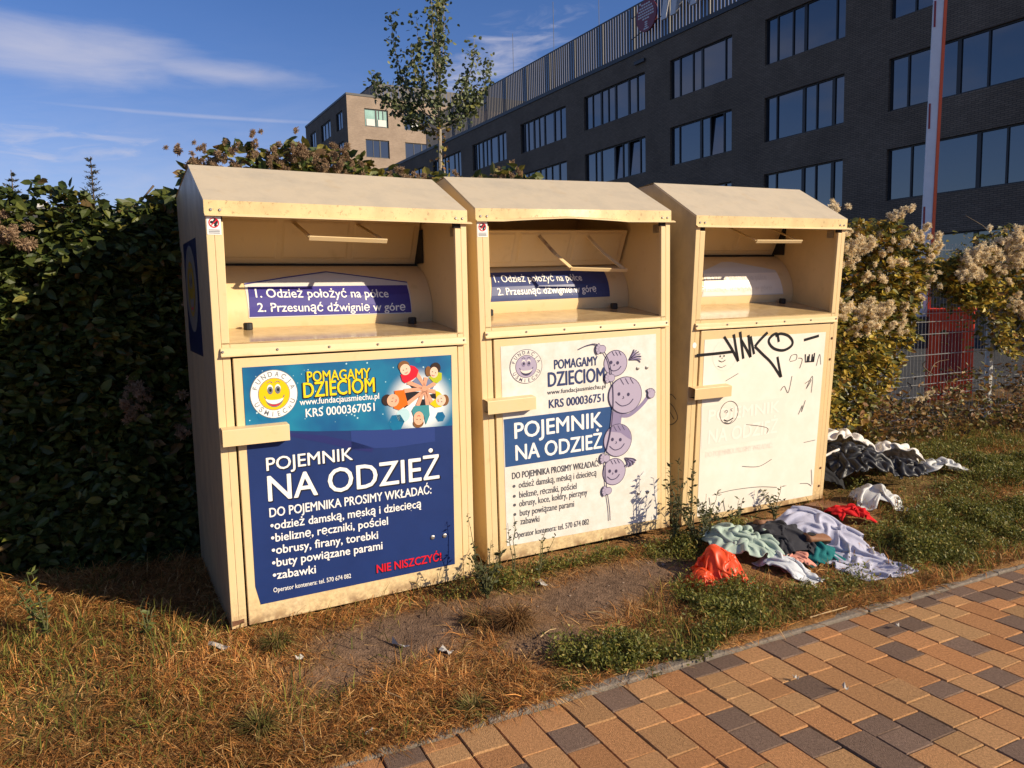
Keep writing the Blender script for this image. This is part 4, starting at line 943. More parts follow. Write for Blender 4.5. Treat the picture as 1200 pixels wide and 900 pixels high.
# ------------------------------------------------------------------ raised barrier
M['boom_white'] = material('boom_white', (.80, .80, .79), .4, vary=.06, vscale=6); M['boom_red'] = material('boom_red_tape', (.95, .13, .025), .4); M['refl_red'] = material('reflector_red', (.30, .02, .02), .3); M['cab_red'] = material('cabinet_red', (.78, .060, .014), .4, vary=.1, vscale=4); M['dkgrey'] = material('dark_grey', (.06, .06, .065), .5)
def barrier():
    t = thing('parking_barrier', 'raised white barrier boom with a red edge rising from a red cabinet behind the fence', 'barrier', (6.02, 10.8, 0), (0, 0, math.radians(-25)))
    c = MB(); c.box(-.05, .50, -.22, .22, -.25, 1.22, M['cab_red']); c.build('cabinet', t, bevel=.012)
    l = MB(); l.box(-.065, .515, -.235, .235, 1.225, 1.262, M['cab_red']); l.build('lid', t, bevel=.008)
    l = MB(); l.box(.10, .36, -.226, -.222, .25, .95, M['refl_red']); l.build('door', t, bevel=.002)
    a = MB(); a.box(-.22, -.055, -.10, .02, .70, 1.15, M['dkgrey']); a.build('boom_holder', t, bevel=.01)
    b = MB(); b.mesh([(-.205, -.045, .8), (-.075, -.045, .8), (-.075, .035, .8), (-.205, .035, .8), (-.075, -.045, 7.6), (.055, -.045, 7.6), (.055, .035, 7.6), (-.075, .035, 7.6)],
                     [(0, 3, 2, 1), (4, 5, 6, 7), (0, 1, 5, 4), (1, 2, 6, 5), (2, 3, 7, 6), (3, 0, 4, 7)], M['boom_white']); bo = b.build('boom', t, bevel=.006)
    e = MB(); e.mesh([(-.074, -.055, .82), (-.036, -.055, .82), (-.036, .04, .82), (-.074, .04, .82), (.056, -.055, 7.6), (.094, -.055, 7.6), (.094, .04, 7.6), (.056, .04, 7.6)],
                     [(0, 3, 2, 1), (4, 5, 6, 7), (0, 1, 5, 4), (1, 2, 6, 5), (2, 3, 7, 6), (3, 0, 4, 7)], M['boom_red']); e.build('red_edge', bo)
    for z in (1.5, 2.35, 3.75, 5.1):
        x = -.205 + .13 * (z - .8) / 6.8; r = MB(); r.box(x + .018, x + .042, -.051, -.046, z, z + .34, M['refl_red']); r.build('reflector', bo)
barrier()

# ------------------------------------------------------------------ mesh fence on round posts
M['zinc'] = material('galvanised_steel', (.46, .46, .45), .45, metal=.7, vary=.2, vscale=30)
def fence():
    FB = 2.40
    ox, oy = ab2w(0, FB)
    t = thing('mesh_fence', 'galvanised steel mesh fence on posts running behind the bins and vines', 'fence', (ox, oy, 0), (0, 0, KD))
    A0 = 5.72; sp = 2.05; ks = range(-5, 4)
    for k in ks:
        a = A0 + sp * k; z = float(tz(a, FB)); p = MB()
        p.box(a - .028, a + .028, -.028, .028, z - .3, 2.02, M['zinc']); o = p.build('post', t, bevel=.004)
        c = MB(); c.box(a - .032, a + .032, -.032, .032, 2.022, 2.05, M['dkgrey']); c.build('cap', o)
        if k == ks[-1]: break
        m = MB(); a0, a1 = a + .04, a + sp - .04
        n = int((a1 - a0) / .05)
        for j in range(n + 1):
            x = a0 + (a1 - a0) * j / n; m.tube([(x, 0, .22), (x, 0, 1.96)], .0026, M['zinc'], 4)
        for z in np.arange(.30, 1.96, .20):
            for dy in (-.007, .007): m.tube([(a0, dy, z), (a1, dy, z)], .0035, M['zinc'], 4)
        for z in (.62, 1.22, 1.80):
            m.tube([(a0, -.02, z), (a1, -.02, z)], .004, M['zinc'], 4)
        m.build('mesh_panel', t)
fence()

# ------------------------------------------------------------------ leaves, vines, tree
def leaf_material(name, rough=.5, tr=.28, spec=.35): return material(name, (.1, .1, .1), rough, attr=True, translucent=tr, spec=spec, vary=.25, vscale=25)
M['leaf'] = leaf_material('leaf'); M['dryleaf'] = leaf_material('grass_blade', .75, .25, .15)
M['stem'] = material('woody_stem', (.11, .075, .045), .85, vary=.3, vscale=20); M['greenstem'] = material('green_stem', (.10, .10, .035), .7, vary=.3, vscale=20)
M['fluff'] = material('seed_fluff', (.82, .70, .48), .9, translucent=.35, spec=.05, vary=.3, vscale=40); M['fluff_old'] = material('seed_fluff_brown', (.33, .225, .14), .95, translucent=.3, spec=.05, vary=.35, vscale=40)
M['bark'] = material('young_bark', (.30, .25, .19), .85, vary=.35, vscale=12)

def unit(v): return v / (np.linalg.norm(v, axis=-1, keepdims=True) + 1e-9)
def leaf_mesh(name, P, D, Nn, S, col, mat, parent=None, width=.55, fold=.18, six=True):
    """one pointed leaf per row: base P, axis D, normal Nn, length S"""
    D = unit(D); Nn = unit(Nn - D * (Nn * D).sum(-1, keepdims=True)); Sd = np.cross(D, Nn); S = S[:, None]; n = len(P)
    w = width * S / 2
    if six:
        curl = Nn * S * rng.uniform(-.16, .05, (n, 1))
        B = P; M1 = P + D * S * .45 - Nn * S * fold * .3; T = P + D * S + curl
        R1 = P + D * S * .25 + Sd * w * .85 + Nn * w * fold; R2 = P + D * S * .62 + Sd * w * .8 + Nn * w * fold + curl * .4
        L1 = P + D * S * .25 - Sd * w * .85 + Nn * w * fold; L2 = P + D * S * .62 - Sd * w * .8 + Nn * w * fold + curl * .4
        V = np.stack([B, M1, T, R1, R2, L1, L2], 1); k = 7
        t = np.array([(0, 3, 1), (3, 4, 1), (4, 2, 1), (0, 1, 5), (5, 1, 6), (6, 1, 2)])
    else:
        V = np.stack([P, P + D * S * .45 + Sd * w + Nn * w * fold, P + D * S, P + D * S * .45 - Sd * w + Nn * w * fold], 1); k = 4
        t = np.array([(0, 1, 2), (0, 2, 3)])
    T_ = (np.arange(n) * k)[:, None, None] + t[None]
    return np_mesh(name, V.reshape(-1, 3), T_.reshape(-1, 3), mat, parent, np.repeat(col, k, 0))
def rand_dir(n): return unit(rng.normal(size=(n, 3)))
def pick(cols, w, n, jit=.25):
    i = rng.choice(len(cols), n, p=np.array(w) / sum(w)); return np.array(cols)[i] * rng.uniform(1 - jit, 1 + jit, (n, 1))

FLUFF = []
def fluff_variants():
    for kx in range(5):
        nb = int(rng.integers(4, 8)); n = 110 * nb; d = rand_dir(n); cen = rng.normal(0, .021, (nb, 3)); rad = rng.uniform(.6, 1.15, nb)
        which = np.repeat(np.arange(nb), 110); L = (rng.uniform(.010, .019, n) * rad[which])[:, None]; tw = np.cross(d, rand_dir(n)); tw = unit(tw)
        c = cen[which] + rng.normal(0, .0025, (n, 3)); w = .0007
        V = np.stack([c - tw * w, c + tw * w, c + d * L + tw * (w + .002 * rng.uniform(-1, 1, (n, 1))) + rand_dir(n) * .004, c + d * L - tw * w], 1)
        t = np.array([(0, 1, 2), (0, 2, 3)]); T = (np.arange(n) * 4)[:, None, None] + t
        me = []
        for m in ('fluff', 'fluff_old'):
            o = np_mesh('seed_head', V.reshape(-1, 3), T.reshape(-1, 3), M[m]); me.append(o.data); bpy.data.objects.remove(o)
        FLUFF.append(me)
fluff_variants()
def seed_heads(par, pts, old, smin=.8, smax=1.5):
    for p in pts:
        o = bpy.data.objects.new('seed_head', random.choice(FLUFF)[1 if old else 0]); C.objects.link(o); o.parent = par
        o.location = p; s = random.uniform(smin, smax); o.scale = (s, s, s * .8); o.rotation_euler = (random.uniform(0, 3), random.uniform(0, 3), random.uniform(0, 6))

def surf_vine(name, label, cat, a0, a1, z0f, z1f, b0, bw, n, cols, wts, size, heads, old, group=None, big=1.0, heads_size=(.8, 1.5), ragged=.12, upright=.4, cluster=None, hw=None, inner=0):
    """climbing plant over the fence: leaves fill an uneven slab; z0f / z1f give its lower and upper edge along a"""
    ox, oy = ab2w((a0 + a1) / 2, b0)
    t = thing(name, label, cat, (ox, oy, 0), group=group); org = np.array([ox, oy, 0])
    a = rng.uniform(a0, a1, n); u = rng.random(n); zt = z1f(a) + (fbm(a * 3.3, a * 0 + 1, 3) - .5) * ragged * 4; zb = z0f(a); z = zb + (zt - zb) * u ** .92
    bul = (fbm(a * 1.6, z * 1.6, 8) - .5) * bw * 1.1 + (fbm(a * 5, z * 5, 18) - .5) * bw * .5
    dep = rng.exponential(.33, n) * bw; b = b0 - bw * .5 + bul + dep
    keep = (fbm(a * 6.5, z * 6.5, 41) > .36 - .1 * (z < zt - .3)) | (rng.random(n) < .45); a, z, b, u = a[keep], z[keep], b[keep], u[keep]; n = len(a)
    gz = tz(a, b); z = np.maximum(z, gz + .02)
    x, y = ab2w(a, b); P = np.stack([x, y, z], 1)
    D = rand_dir(n); D[:, 2] = D[:, 2] * .5 - .35 + upright * rng.random(n); D[:, :2] += -KB * .35
    Nn = rand_dir(n) * .7 + np.array([-KB[0] * .5, -KB[1] * .5, .65])
    col = pick(cols, wts, n)
    S = rng.uniform(*size, n) * big
    if inner:                                                       # larger, darker backing leaves deep inside
        k = inner; a2 = rng.uniform(a0, a1, k); z2 = z0f(a2) + (z1f(a2) - .12 - z0f(a2)) * rng.random(k); b2 = b0 + rng.uniform(.05, .45, k); x2, y2 = ab2w(a2, b2)
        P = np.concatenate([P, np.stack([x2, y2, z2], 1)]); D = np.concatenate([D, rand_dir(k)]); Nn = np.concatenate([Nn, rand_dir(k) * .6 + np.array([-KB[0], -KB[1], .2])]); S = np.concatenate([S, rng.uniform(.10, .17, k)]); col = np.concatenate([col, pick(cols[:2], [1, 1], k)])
    leaf_mesh('foliage', P - org, D, Nn, S, col, M['leaf'], t, width=.62)
    m = MB()
    for k in range(int((a1 - a0) * 9)):
        aa = random.uniform(a0, a1); zz = random.uniform(float(z0f(np.array([aa]))[0]), float(z1f(np.array([aa]))[0])); pts = []
        bb = b0 + random.uniform(-.1, .4) * bw; da = random.uniform(-.5, .5); dz = random.uniform(-.4, .5)
        for q in range(6):
            s = q / 5; X, Y = ab2w(aa + da * s + .06 * math.sin(3 * s + k), bb + .05 * math.cos(4 * s + k)); pts.append((X - ox, Y - oy, max(.12, zz + dz * s - .12 * s * s)))
        m.tube(pts, [.006, .0055, .005, .004, .003, .002], M['stem'], 5)
    m.build('stem', t)
    pts = []
    tries = 0
    while len(pts) < heads and tries < 5000:
        tries += 1
        aa = random.uniform(a0, a1); zl = float(z0f(np.array([aa]))[0]); zh = float(z1f(np.array([aa]))[0]) + .05
        if hw: zz = zl + (zh - zl) * hw(random.random())
        else: zz = random.uniform(zl, zh)
        if cluster is not None and not cluster(aa, zz): continue
        for q in range(random.choice([1, 2, 2, 3, 3])):
            if len(pts) >= heads: break
            a_ = aa + random.gauss(0, .05); z_ = zz + random.gauss(0, .035); bb = b0 - bw * .5 + float((fbm(np.array([a_ * 1.6]), np.array([z_ * 1.6]), 8)[0] - .5) * bw * 1.1) - random.uniform(.02, .10)
            X, Y = ab2w(a_, bb); pts.append((X - ox, Y - oy, z_))
    seed_heads(t, pts, old, *heads_size)
    return t, org

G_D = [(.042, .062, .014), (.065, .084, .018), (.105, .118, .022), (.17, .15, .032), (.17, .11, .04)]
lerp = lambda xs, ys: (lambda a: np.interp(a, xs, ys))
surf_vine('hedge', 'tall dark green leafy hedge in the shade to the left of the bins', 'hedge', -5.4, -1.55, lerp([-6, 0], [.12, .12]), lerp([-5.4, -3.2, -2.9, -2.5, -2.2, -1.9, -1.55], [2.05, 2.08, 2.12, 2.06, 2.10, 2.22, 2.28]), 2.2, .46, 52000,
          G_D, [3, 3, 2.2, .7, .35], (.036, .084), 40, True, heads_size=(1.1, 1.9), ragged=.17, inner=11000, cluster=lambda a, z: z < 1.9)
surf_vine('climbing_vine', 'tangled green and yellowing vine with brown seed heads showing above the bin roofs', 'vine', -1.75, 2.2, lerp([-2, 2.2], [1.35, 1.2]), lerp([-1.75, -1.3, -1.0, -.55, -.2, .2, .55, 1.0, 2.2], [2.36, 2.41, 2.40, 2.35, 2.33, 2.37, 2.20, 2.05, 1.95]), 2.30, .46, 14500,
          [(.05, .075, .018), (.10, .115, .025), (.20, .17, .03), (.20, .12, .05)], [2, 2.4, 2.2, .8], (.05, .10), 90, True, heads_size=(.7, 1.35), ragged=.07, upright=.9, hw=lambda r: .76 + .17 * r, cluster=lambda a, z: a < .1)
YEL = [(.38, .25, .030), (.48, .36, .055), (.20, .185, .035), (.09, .10, .028), (.30, .155, .04)]
surf_vine('clematis', 'yellowing clematis full of fluffy seed heads between the third bin and the barrier boom', 'vine', 2.3, 4.02, lerp([2.3, 3.2, 3.7, 4.05], [.22, .35, .70, 1.15]), lerp([2.3, 3.0, 3.4, 3.7, 3.9, 4.05], [2.05, 2.08, 2.12, 2.10, 2.02, 1.72]), 2.22, .50, 15000,
          YEL, [2.2, 1.9, 2.0, 1.8, .7], (.032, .078), 100, False, heads_size=(1.2, 2.1), ragged=.07, hw=lambda r: .36 + .66 * r ** .8)
surf_vine('clematis', 'yellowing clematis draped over the fence post to the right of the barrier cabinet', 'vine', 4.72, 8.2, lerp([4.7, 5.0, 5.27, 5.4, 5.6, 8.6], [1.60, 1.36, 1.32, .95, .85, .7]), lerp([4.7, 4.9, 5.1, 5.4, 5.7, 8.6], [1.72, 1.80, 1.84, 2.04, 2.06, 2.05]), 2.26, .44, 13500,
          YEL, [2.2, 1.9, 1.9, 1.6, .9], (.032, .078), 98, False, heads_size=(1.2, 2.1), ragged=.07, hw=lambda r: .30 + .70 * r, cluster=lambda a, z: a < 6.6)
surf_vine('bramble', 'dry reddish brown bramble tangle at the foot of the mesh fence', 'bramble', 3.2, 8.6, lerp([4, 9], [.18, .18]), lerp([3.2, 4.0, 4.6, 5.0, 5.1, 5.3, 5.4, 9], [.62, .62, .78, .74, .30, .30, .78, .80]), 2.14, .5, 4600,
          [(.20, .095, .03), (.26, .15, .04), (.14, .125, .03), (.09, .06, .03)], [2, 1.8, 2, 1.2], (.03, .07), 6, False, ragged=.09)

def young_tree():
    t = thing('young_tree', 'slim young poplar with upswept branches rising behind the bins', 'tree', (-.94, 11.0, 0)); r = random.Random(12)
    tr = MB(); spine = [(0, 0, -.3), (.01, 0, 1.5), (.0, 0, 3.2), (.02, .01, 4.2), (.05, .02, 5.2), (.04, .0, 6.3)]
    tr.tube(spine, [.045, .038, .030, .024, .015, .005], M['bark'], 8); tr.build('trunk', t)
    br = MB(); tips = []
    tgt = [((-.62, .1, 5.60), 4.05), ((-.24, -.1, 5.45), 4.1), ((.72, .15, 4.95), 4.0), ((.55, -.2, 5.12), 4.15), ((-.85, -.15, 4.72), 3.95), ((-.55, .3, 4.95), 4.0), ((.35, .35, 4.75), 4.0), ((-.3, -.35, 5.0), 4.2), ((.12, .2, 5.9), 4.5), ((-.02, -.2, 5.85), 4.6), ((.52, .1, 4.55), 3.95), ((-.6, -.2, 4.5), 3.95), ((.05, -.3, 4.7), 3.9), ((-.45, .1, 4.4), 3.9)]
    for (x, y, z), zs in tgt:
        pts = []
        for k in range(7):
            s = k / 6; e = s ** .7; pts.append((x * (1 - (1 - s) ** 2.2), y * (1 - (1 - s) ** 2.2), zs + (z - zs) * s ** 1.25))
        br.tube(pts, [.011, .010, .008, .007, .005, .004, .002], M['bark'], 5); tips.append(pts)
    br.build('branch', t)
    P = []; D = []
    for pts in tips + [[(0.02, 0, 4.3), (.04, .01, 4.9), (.05, .02, 5.4), (.05, .01, 5.9), (.04, 0, 6.3)]]:
        n = 175 if len(pts) == 7 else 360
        for k in range(n):
            s = r.uniform(.18, 1.0) * (len(pts) - 1); i = min(int(s), len(pts) - 2); f = s - i
            q = [pts[i][c] + (pts[i + 1][c] - pts[i][c]) * f for c in range(3)]; sp = .060
            P.append([q[0] + r.gauss(0, sp), q[1] + r.gauss(0, sp), q[2] + r.gauss(0, sp * .8)]); D.append([r.gauss(0, 1), r.gauss(0, 1), r.gauss(-.4, .7)])
    for k in range(60): P.append([r.gauss(0, .10), r.gauss(0, .1), r.uniform(3.3, 4.0)]); D.append([r.gauss(0, 1), r.gauss(0, 1), -.3])
    P = np.array(P); n = len(P); col = pick([(.11, .135, .06), (.16, .18, .08), (.075, .095, .04), (.22, .21, .06)], [3, 2.4, 1.4, .7], n)
    low = P[:, 2] < 4.0; col[low] = pick([(.25, .18, .03), (.30, .13, .03), (.12, .12, .03)], [2, 1, 1], int(low.sum()))
    leaf_mesh('crown', P, np.array(D), rand_dir(n), rng.uniform(.045, .075, n), col, M['leaf'], t, width=.9, fold=.1)
    s = MB(); s.tube([(.06, .05, -.3), (.055, .05, 3.4)], .018, M['bark'], 6); s.build('stake', t)
young_tree()

def spiky(label, loc, h, seed):
    r = random.Random(seed); t = thing('young_spruce', label, 'tree', loc)
    tr = MB(); tr.tube([(0, 0, -.4), (.0, .01, h * .5), (.01, 0, h)], [.05, .03, .006], M['stem'], 6); tr.build('trunk', t)
    P = []; D = []; S = []
    z = .5
    while z < h - .02:
        R = (h - z) * .25 + .03
        for k in range(8):
            th = r.uniform(0, 6.28); L = R * r.uniform(.7, 1.1)
            for q in range(int(9 + 26 * L)):
                s = r.random(); P.append([math.cos(th) * L * s, math.sin(th) * L * s, z + L * s * .35 + r.gauss(0, .01)]); D.append([math.cos(th) + r.gauss(0, .7), math.sin(th) + r.gauss(0, .7), .6 + r.gauss(0, .5)]); S.append(.05)
        z += .11
    P = np.array(P); n = len(P); leaf_mesh('crown', P, np.array(D), rand_dir(n), rng.uniform(.035, .07, n), pick([(.035, .045, .028), (.06, .06, .035), (.09, .075, .05)], [2, 2, 1], n), M['leaf'], t, width=.28, six=False)
spiky('slender young spruce with its tip above the hedge, right of the other spruce', (-7.5, 14, 0), 4.32, 1)
spiky('slender young spruce with its tip above the hedge at the left edge', (-8.95, 14, 0), 4.12, 2)

# ------------------------------------------------------------------ grass and weeds
def blades(name, label, n, region, length, cols, wts, lie, width, mat, kind='stuff', curl=1.0, density=None, thresh=None):
    a = rng.uniform(region[0], region[1], n); b = rng.uniform(region[2], region[3], n)
    w = density(a, b); keep = rng.random(n) < w; a, b = a[keep], b[keep]; n = len(a)
    x, y = ab2w(a, b); z = tz(a, b) - .004; P = np.stack([x, y, z], 1)
    th0 = fbm(a * 2.3, b * 2.3, 61) * 12; th = th0 + rng.normal(0, 1.3, n); el = np.clip(rng.normal(lie[0], lie[1], n), .03, 1.5)
    dh = np.stack([np.cos(th), np.sin(th), np.zeros(n)], 1); L = (rng.uniform(*length, n) * (.6 + .8 * fbm(a * 4, b * 4, 62)))[:, None]
    d0 = dh * np.cos(el)[:, None] + np.array([0, 0, 1.]) * np.sin(el)[:, None]; d0[:, 2] += .05
    e2 = np.clip(el - curl * rng.uniform(.2, 1.1, n), -.5, 1.5); d1 = dh * np.cos(e2)[:, None] + np.array([0, 0, 1.]) * np.sin(e2)[:, None]
    sd = np.stack([-np.sin(th), np.cos(th), rng.normal(0, .3, n)], 1); w = (width * rng.uniform(.6, 1.3, n))[:, None] / 2
    m1 = P + d0 * L * .5; tip = m1 + d1 * L * .5; tip[:, 2] = np.maximum(tip[:, 2], tz(*w2ab(tip[:, 0], tip[:, 1])) + .004)
    V = np.stack([P - sd * w, P + sd * w, m1 + sd * w * .8, m1 - sd * w * .8, tip], 1); t = np.array([(0, 1, 2), (0, 2, 3), (3, 2, 4)])
    T = (np.arange(n) * 5)[:, None, None] + t
    cl = np.clip(fbm(a * 2.8, b * 2.8, 63) * 1.5 - .25, 0, 1)[:, None]; c1 = pick(cols, wts, n, .35)
    o = np_mesh(name, V.reshape(-1, 3), T.reshape(-1, 3), mat, None, np.repeat(c1 * (.65 + .7 * cl), 5, 0)); prop(o, label, 'grass', kind=kind)
    return o
inbin = lambda a, b: (b > .93) & (a > -1.80) & (a < 1.62 + (b - 1) * .2)
CM = [(.85, .66, .27, .22), (1.1, .66, .24, .24), (1.42, .56, .24, .42), (1.23, .56, .16, .13), (.94, .46, .14, .17), (1.8, .76, .2, .15), (2.5, 1.3, .6, .45), (.52, .5, .17, .1), (2.95, 1.2, .5, .25)]
def clothes_mask(a, b):
    w = np.ones_like(a)
    for q in CM: w = np.minimum(w, np.clip(((a - q[0]) / q[2]) ** 2 + ((b - q[1]) / q[3]) ** 2 - .55, .06, 1))
    return w
def dens(f, edge=.035, cut=3.0):
    def g(a, b):
        d, gr, dr = fields(a, b); w = f(d, gr, dr, a, b); w = np.where(b < edge + .05 * (fbm(a * 6, b * 0, 33) - .5), w * .0, w) * clothes_mask(a, b); w = np.where(inbin(a, b), 0, w)
        return np.clip(w, 0, 1)
    return g
STRAW = [(.50, .235, .068), (.38, .155, .045), (.60, .36, .14), (.20, .088, .030), (.19, .15, .036)]
blades('dry_grass', 'sun dried straw coloured grass matted over the bank', 230000, (-3.6, 1.6, .02, 2.0), (.04, .15), STRAW, [3, 2.4, 1.6, 1.6, .9], (.32, .28), .0032, M['dryleaf'],
       density=dens(lambda d, g, r, a, b: r * r * .95 * (1 - .5 * (a > -.7) * (b < .9)) * np.clip(.55 + 1.0 * fbm(a * 5, b * 5, 90), 0, 1)))
blades('dry_grass', 'dry brownish grass on the bank to the right of the bins', 110000, (1.3, 8.5, .04, 2.4), (.04, .12), STRAW, [2.2, 2.2, 1.2, 1.6, 2.0], (.6, .4), .0045, M['dryleaf'],
       density=dens(lambda d, g, r, a, b: (.10 + .60 * r * (1 - .6 * g))))
GREENS = [(.14, .15, .03), (.20, .19, .038), (.09, .105, .024), (.30, .23, .055)]
blades('green_grass', 'short green grass blades among the straw', 130000, (-3.4, 8.5, .02, 2.3), (.04, .14), GREENS, [2, 2, 1.5, 1], (.95, .35), .0040, M['dryleaf'],
       density=dens(lambda d, g, r, a, b: np.clip(g * .95 + .07 * (a < -.9) * np.clip(fbm(a * 3, b * 3, 91) * 2.6 - 1.05, 0, 1) * 4, 0, 1)))

def ground_weed():
    n = 90000; a = rng.uniform(-1.2, 4.8, n); b = rng.uniform(.02, 1.7, n); d, g, r = fields(a, b)
    clump = np.clip(fbm(a * 7, b * 7, 95) * 2.2 - .55, 0, 1); ok = (rng.random(n) < np.clip((g - .16) * 2.0, 0, 1) * clump) & ~inbin(a, b) & (b > .0) & (rng.random(n) < clothes_mask(a, b)); a, b, clump = a[ok], b[ok], clump[ok]; m = len(a); k = 9
    h = rng.uniform(.01, .11, (m, k)) * clump[:, None] * np.clip(b[:, None] * 6, .35, 1)
    aa = a[:, None] + rng.normal(0, .020, (m, k)); bb = b[:, None] + rng.normal(0, .020, (m, k)); x, y = ab2w(aa, bb); z = tz(aa, bb) + h
    P = np.stack([x, y, z], -1).reshape(-1, 3); n = len(P); D = rand_dir(n); D[:, 2] = np.abs(D[:, 2]) * .7 + .1
    o = leaf_mesh('ground_weeds', P, D, rand_dir(n) * .6 + np.array([0, 0, .8]), rng.uniform(.010, .024, n), pick([(.14, .15, .026), (.20, .19, .036), (.08, .098, .02), (.28, .22, .05)], [2, 2, 1.2, .9], n), M['leaf'], width=.5, six=False)
    prop(o, 'low green knotgrass spreading along the kerb and around the bins', 'weeds', kind='stuff')
ground_weed()

def weed(label, a, b, h, n, spread, lean=0.0, cols=None, leaf=(.018, .04), name='weed_plant', seed=0, group='tall weeds growing along the feet of the bins'):
    r = random.Random(seed + int(a * 1000)); x, y = ab2w(a, b); z = float(tz(a, b)); t = thing(name, label, 'weed', (x, y, z), group=group)
    P = []; D = []
    for k in range(n):
        th = r.uniform(0, 6.28); sp = spread * r.uniform(.2, 1); hh = h * r.uniform(.55, 1.0); lx = lean * hh
        pts = []
        for q in range(6):
            s = q / 5; pts.append((math.cos(th) * sp * s ** 1.3 + lx * s + r.gauss(0, .004), math.sin(th) * sp * s ** 1.3 + r.gauss(0, .004), hh * s))
        st = MB(); st.tube(pts, [.0035, .003, .0028, .0022, .0016, .001], M['greenstem'], 4); st.build('stem', t)
        for q in range(int(hh * 75)):
            s = r.uniform(.12, 1) * 5; i = min(int(s), 4); f = s - i; p = [pts[i][c] + (pts[i + 1][c] - pts[i][c]) * f for c in range(3)]
            t2 = r.uniform(0, 6.28); P.append(p); D.append([math.cos(t2), math.sin(t2), r.uniform(-.1, 1.0)])
    P = np.array(P); m = len(P)
    leaf_mesh('foliage', P, np.array(D), rand_dir(m) + np.array([0, 0, .7]), rng.uniform(*leaf, m), pick(cols or [(.06, .07, .025), (.09, .095, .03), (.045, .05, .02), (.13, .10, .04)], [2, 2, 2, .8], m), M['leaf'], t, width=.42, six=False)
    return t
weed('bushy tall weed between the second and third bin, the tallest of the row', .53, .88, .50, 8, .085, seed=2)
weed('dense low weed below the gap of the second and third bin', .64, .82, .30, 15, .14, seed=3)
weed('thin weed stem with sparse leaves in front of the first lines of the white panel', .66, .90, .60, 1, .03, seed=4, leaf=(.02, .04))
weed('spindly weed leaning at the left edge of the white cartoon poster', -.66, .84, .44, 2, .06, -.12, seed=5, leaf=(.015, .028))
weed('dry spindly weed standing before the lower left of the cartoon poster', -.47, .86, .40, 2, .05, .05, seed=6, leaf=(.012, .026))
weed('forked dry weed before the phone line of the cartoon poster', -.33, .86, .36, 3, .09, .1, seed=7, leaf=(.012, .026))
weed('bushy weed at the right foot of the blue poster bin', -.66, .76, .24, 14, .16, seed=8)
weed('leafy yellow flowered weed standing in the dry grass at the left edge', -2.47, 1.22, .38, 7, .14, seed=9, cols=[(.10, .13, .035), (.14, .16, .04), (.07, .09, .03), (.40, .34, .04)], group=None)
weed('small leafy weed sprig in the dry grass left of the first bin', -2.10, 1.02, .17, 4, .06, seed=10, cols=[(.09, .12, .03), (.12, .14, .04), (.06, .08, .03), (.2, .18, .04)], group=None)
weed('dark weed row at the left foot of the graffiti bin', .80, .92, .26, 10, .13, seed=11)
weed('low leafy weed under the middle of the graffiti bin', 1.05, .97, .20, 6, .10, seed=12)
weed('low leafy weed under the right corner of the graffiti bin', 1.38, .99, .20, 6, .09, seed=13)

def tuft(label, a, b, n, L, cols, group=None):
    x, y = ab2w(a, b); z = float(tz(a, b)); th = rng.uniform(0, 6.28, n); el = np.clip(rng.normal(.85, .35, n), .15, 1.5); r = rng.uniform(0, .03, n)
    P = np.stack([np.cos(th) * r, np.sin(th) * r, np.full(n, -.008)], 1); dh = np.stack([np.cos(th), np.sin(th), 0 * th], 1); Ls = rng.uniform(.5, 1, n)[:, None] * L
    up = np.array([0, 0, 1.]); m1 = P + (dh * np.cos(el)[:, None] + up * np.sin(el)[:, None]) * Ls * .55; e2 = el - rng.uniform(.4, 1.3, n); tip = m1 + (dh * np.cos(e2)[:, None] + up * np.sin(e2)[:, None]) * Ls * .45
    sd = np.stack([-np.sin(th), np.cos(th), 0 * th], 1) * .0019
    V = np.stack([P - sd, P + sd, m1 + sd * .8, m1 - sd * .8, tip], 1); T = (np.arange(n) * 5)[:, None, None] + np.array([(0, 1, 2), (0, 2, 3), (3, 2, 4)])
    o = np_mesh('grass_tuft', V.reshape(-1, 3), T.reshape(-1, 3), M['dryleaf'], None, np.repeat(pick(cols, [1] * len(cols), n, .3), 5, 0)); o.location = (x, y, z)
    prop(o, label, 'grass tuft', group=group or 'grass tufts on the bare earth and kerb')
tuft('dry brown grass tuft on the bare earth between the blue poster and the paving', -.63, .52, 520, .17, [(.22, .11, .04), (.15, .08, .03), (.30, .17, .07)])
tuft('brown grass tuft in front of the gap between the blue and the cartoon bin', -.78, .60, 300, .12, [(.22, .11, .04), (.11, .10, .03), (.30, .17, .07)])
tuft('pale green spiky grass tuft at the paving edge, lowest in the photo', -1.02, .10, 240, .11, [(.20, .17, .05), (.13, .13, .035), (.32, .24, .10)])
tuft('small green grass tuft growing in the paving joint beside the low weeds', -.27, .02, 130, .05, [(.12, .13, .03), (.17, .16, .04)])
tuft('flat green grass tuft on the kerb left of the low weeds', -.62, .07, 140, .07, [(.10, .11, .03), (.15, .14, .04)])
tuft('green grass tuft close below the corner of the first bin', -1.62, .74, 320, .13, [(.12, .12, .03), (.16, .13, .04), (.26, .16, .06)])
tuft('green grass tuft in the straw in the lower left foreground', -1.75, .30, 300, .14, [(.12, .12, .03), (.16, .13, .04), (.26, .16, .06)])

